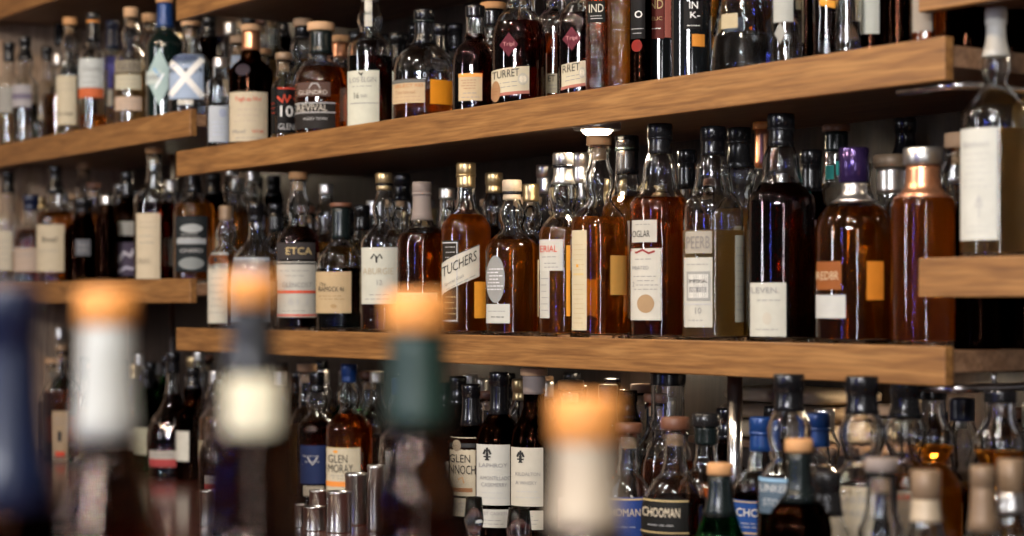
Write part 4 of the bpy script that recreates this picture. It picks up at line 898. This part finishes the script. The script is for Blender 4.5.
# folded cloths on a box at the back of the counter
TAN = plain('tan_cloth', (.26, .18, .11), .9, 0, 0, .4, 200); CRM = plain('cream_cloth', (.40, .31, .21), .9, 0, 0, .4, 200)
def cloth(px, w, z0, h, y, mat, desc):
    x = X_of(px, y); zc = zc_of(px, y); L = w * zc / F / .7
    N = 26; V = []; Fc = []
    for i in range(N + 1):
        u = i / N
        for k in range(20):
            a = 2 * PI * k / 20
            e_ = min(1, (min(u, 1 - u) * 9) ** .5) if 0 < u < 1 else 0.02
            cz = math.sin(a); cy_ = math.cos(a)
            wob = noise.noise(Vector((u * 3 + z0 * 40, a, 1))) * .12
            q = (abs(cy_) ** 4 + abs(cz) ** 4) ** -.25
            V.append(((u - .5) * L, cy_ * q * .07 * (e_ * .4 + .6) * (1 + wob), h / 2 + cz * q * h / 2 * (.35 + .65 * e_)))
    for i in range(N):
        for k in range(20):
            k2 = (k + 1) % 20; Fc.append((i * 20 + k, i * 20 + k2, (i + 1) * 20 + k2, (i + 1) * 20 + k))
    Fc.append(tuple(range(20))[::-1]); Fc.append(tuple(N * 20 + k for k in range(20)))
    o = link('folded_cloth', mesh('folded_cloth', V, Fc), mat, None, (x, y, z0)); tag(o, desc, 'cloth', 'folded cloths on the box behind the steel post')
yb = .35
xa, xb = X_of(735, yb), X_of(880, yb)
zb = EYE - .215
t = empty('wooden_box', (xa, yb, zk), 'dark wooden box under folded cloths at the back of the counter', 'box')
bevel_box('box_body', (xa - .02, yb - .075, zk + .0005), (xb + .02, yb + .085, zb - .012), DARKW, t, .003)
bevel_box('lid', (xa - .026, yb - .08, zb - .0115), (xb + .026, yb + .09, zb), BOARD, t, .003)
PLACED.append((0, 0, 0, 'Z'))
cloth(806, 118, zb + .0005, .030, yb, CRM, 'lowest cream folded cloth on the dark box')
cloth(800, 122, zb + .0315, .026, yb, TAN, 'tan folded cloth in the middle of the stack')
cloth(802, 112, zb + .0585, .024, yb, CRM, 'topmost cream folded cloth directly under the shelf')

# ---- blurred foreground bottles on the front bar
def front(px, top, zc, R, desc, style, glass_, liquid, cap, labels=(), rn=.0135, H=.30):
    yy = zc * ((px - 512) / F * ST + CT) - DIST
    x = X_of(px, yy); base = zf
    h = Z_of(top, zc) - base
    root = empty('foreground_bottle', (x, yy, base), desc, 'bottle')
    P = build_bottle(root, h, R, rn, style, glass_, liquid, .60, cap, False, 32)
    su = Surf(px, zc, base, P, math.atan2(-DIST - yy, -x))
    for lb in labels: lettering(root, su, lb)
front(8, 285, .86, .034, 'blurred navy-necked bottle at the left edge of the foreground', 'longneck', 'dark', 'sherry', foil('navy', .10), rn=.0128)
front(107, 290, .98, .037, 'blurred foreground bottle with orange stopper and long white neck foil, leftmost of the orange stoppers', 'longneck', 'smoke', 'deep', cork('orange', .018, 'white', .058), rn=.0118)
front(252, 275, .90, .036, 'blurred foreground bottle with orange stopper, grey neck and cream label', 'droplet', 'smoke', 'sherry', cork('orange', .014, 'grey', .034), rn=.0100,
      labels=[dict(r=(228, 372, 276, 430), c=(.72, .66, .52), name='shoulder_label')])
front(418, 293, 1.0, .034, 'blurred foreground bottle with orange stopper over dark green foil', 'longneck', 'smoke', 'deep', cork('orange', .020, 'green', .050), rn=.0135)
front(586, 396, .93, .036, 'blurred foreground bottle with orange stopper and cream neck, lowest of the row', 'longneck', 'smoke', 'deep', cork('orange', .022, 'cream', .042), rn=.0135)




# ------------------------------------------------------------------ the rows behind
def copy_tree(src, loc, rz, desc, group, s=1.0):
    r = src.copy(); COL.objects.link(r); r.location = loc; r.rotation_euler = (0, 0, rz); r.scale = (1, 1, s)
    r['label'] = desc; r['group'] = group
    for ch in src.children:
        c = ch.copy(); COL.objects.link(c); c.parent = r
        for g in ch.children:
            d = g.copy(); COL.objects.link(d); d.parent = c
    return r
KINDS = [
 ('black-capped amber bottle', dict(style='std', liquid='orange', fill=.62, cap=foil('black', .06)), .037),
 ('black-capped dark bottle', dict(style='bulb', liquid='sherry', glass='dark', fill=.6, cap=foil('black', .05)), .037),
 ('silver-capped bottle with clear bulging neck', dict(style='bulb', liquid='amber', fill=.58, cap=foil('silver', .03)), .036),
 ('cork-stoppered golden bottle', dict(style='squat', liquid='gold', fill=.55, cap=cork('palecork', .014), rn=.016), .040),
 ('gold-capped amber bottle', dict(style='bulb', liquid='amber', fill=.6, cap=foil('gold', .035)), .037),
 ('navy-capped deep amber bottle', dict(style='std', liquid='deep', fill=.62, cap=foil('navy', .06)), .037),
 ('clear bottle with dark wood stopper', dict(style='round', liquid='water', fill=.5, cap=cork('redwood', .014), rn=.015), .038),
 ('green glass bottle with black cap', dict(style='wine', liquid=None, glass='green', cap=foil('black', .05)), .036),
]
LV = [('A2', XA0 + .05, XA1 - .08, .27, 'upper left shelf'), ('A1', XA0 + .05, XA1 - .08, .27, 'middle left shelf'),
      ('B1', XB0 + .05, XB1 - .03, .25, 'upper middle shelf'), ('B0', XB0 + .05, XB1 - .03, .27, 'long middle shelf'),
      ('K', XL + .10, X_of(1060, .1), .275, 'back counter')]
protos = {}
nf = 0
for lev, xa_, xb_, hm, place in LV:
    base = EYE + LEVELS[lev] - LIP.get(lev, .010)
    rows = (.155, .245, .335) if lev != 'K' else (.15, .235, .32)
    for ri, yr in enumerate(rows):
        x = xa_ + random.uniform(0, .05)
        while x < xb_:
            ki = random.choice((0, 1, 2, 2, 3, 4, 5, 6, 1, 7 if lev == 'K' else 0, 7 if lev == 'K' else 2))
            desc, kw, R = KINDS[ki]
            yy = min(.39, yr + random.uniform(-.01, .012))
            px, _z = px_of(x, yy)
            if lev == 'K' and 680 < px < 930 and yy > .17: x += .04; continue
            if free(x, yy, R, lev):
                key = (ki, 'hi' if lev != 'B1' else 'lo')
                PLACED.append((x, yy, R, lev)); nf += 1
                h = hm * (1.0 if key[1] == 'hi' else .98)
                lab = '%s among the rear rows of the %s' % (desc, place); grp = '%ss in the rear rows of the %s' % (desc, place)
                rz = random.uniform(0, 6.28); s = random.uniform(.9, 1.02)
                if ki not in protos:
                    root = empty('whisky_bottle', (x, yy, base), lab, 'bottle', grp); root.rotation_euler = (0, 0, rz)
                    build_bottle(root, .265, R, kw.get('rn', .0135), kw['style'], kw.get('glass', 'clear'), kw['liquid'], kw.get('fill', .6), kw['cap'], seg=24)
                    P = outer(kw['style'], .265 * .985, R, kw.get('rn', .0135))
                    # a paper label round the front
                    a0 = -.9; V = []; Fc = []
                    for j in range(3):
                        for i in range(11):
                            a = a0 + 1.8 * i / 10; V.append(((R + .0006) * math.cos(a), (R + .0006) * math.sin(a), .045 + .07 * j / 2 * (1 if ki % 2 else .8)))
                    for j in range(2):
                        for i in range(10): q = j * 11 + i; Fc.append((q, q + 1, q + 12, q + 11))
                    if kw['style'] in ('std', 'bulb', 'wine', 'round'): link('label', mesh('label', V, Fc), paper([CR, PW, (.5, .42, .3), (.1, .1, .1), (.6, .56, .5), (.2, .25, .35), PW, (.5, .5, .4)][ki]), root)
                    protos[ki] = root
                    root.scale = (1, 1, s * hm / .27)
                else:
                    copy_tree(protos[ki], (x, yy, base), -PI / 2 + random.uniform(-.7, .7), lab, grp, s * hm / .27)
            x += R + .012 if not free(x, yy, R, lev) and False else .035
print('rear bottles', nf, 'all', len(PLACED))
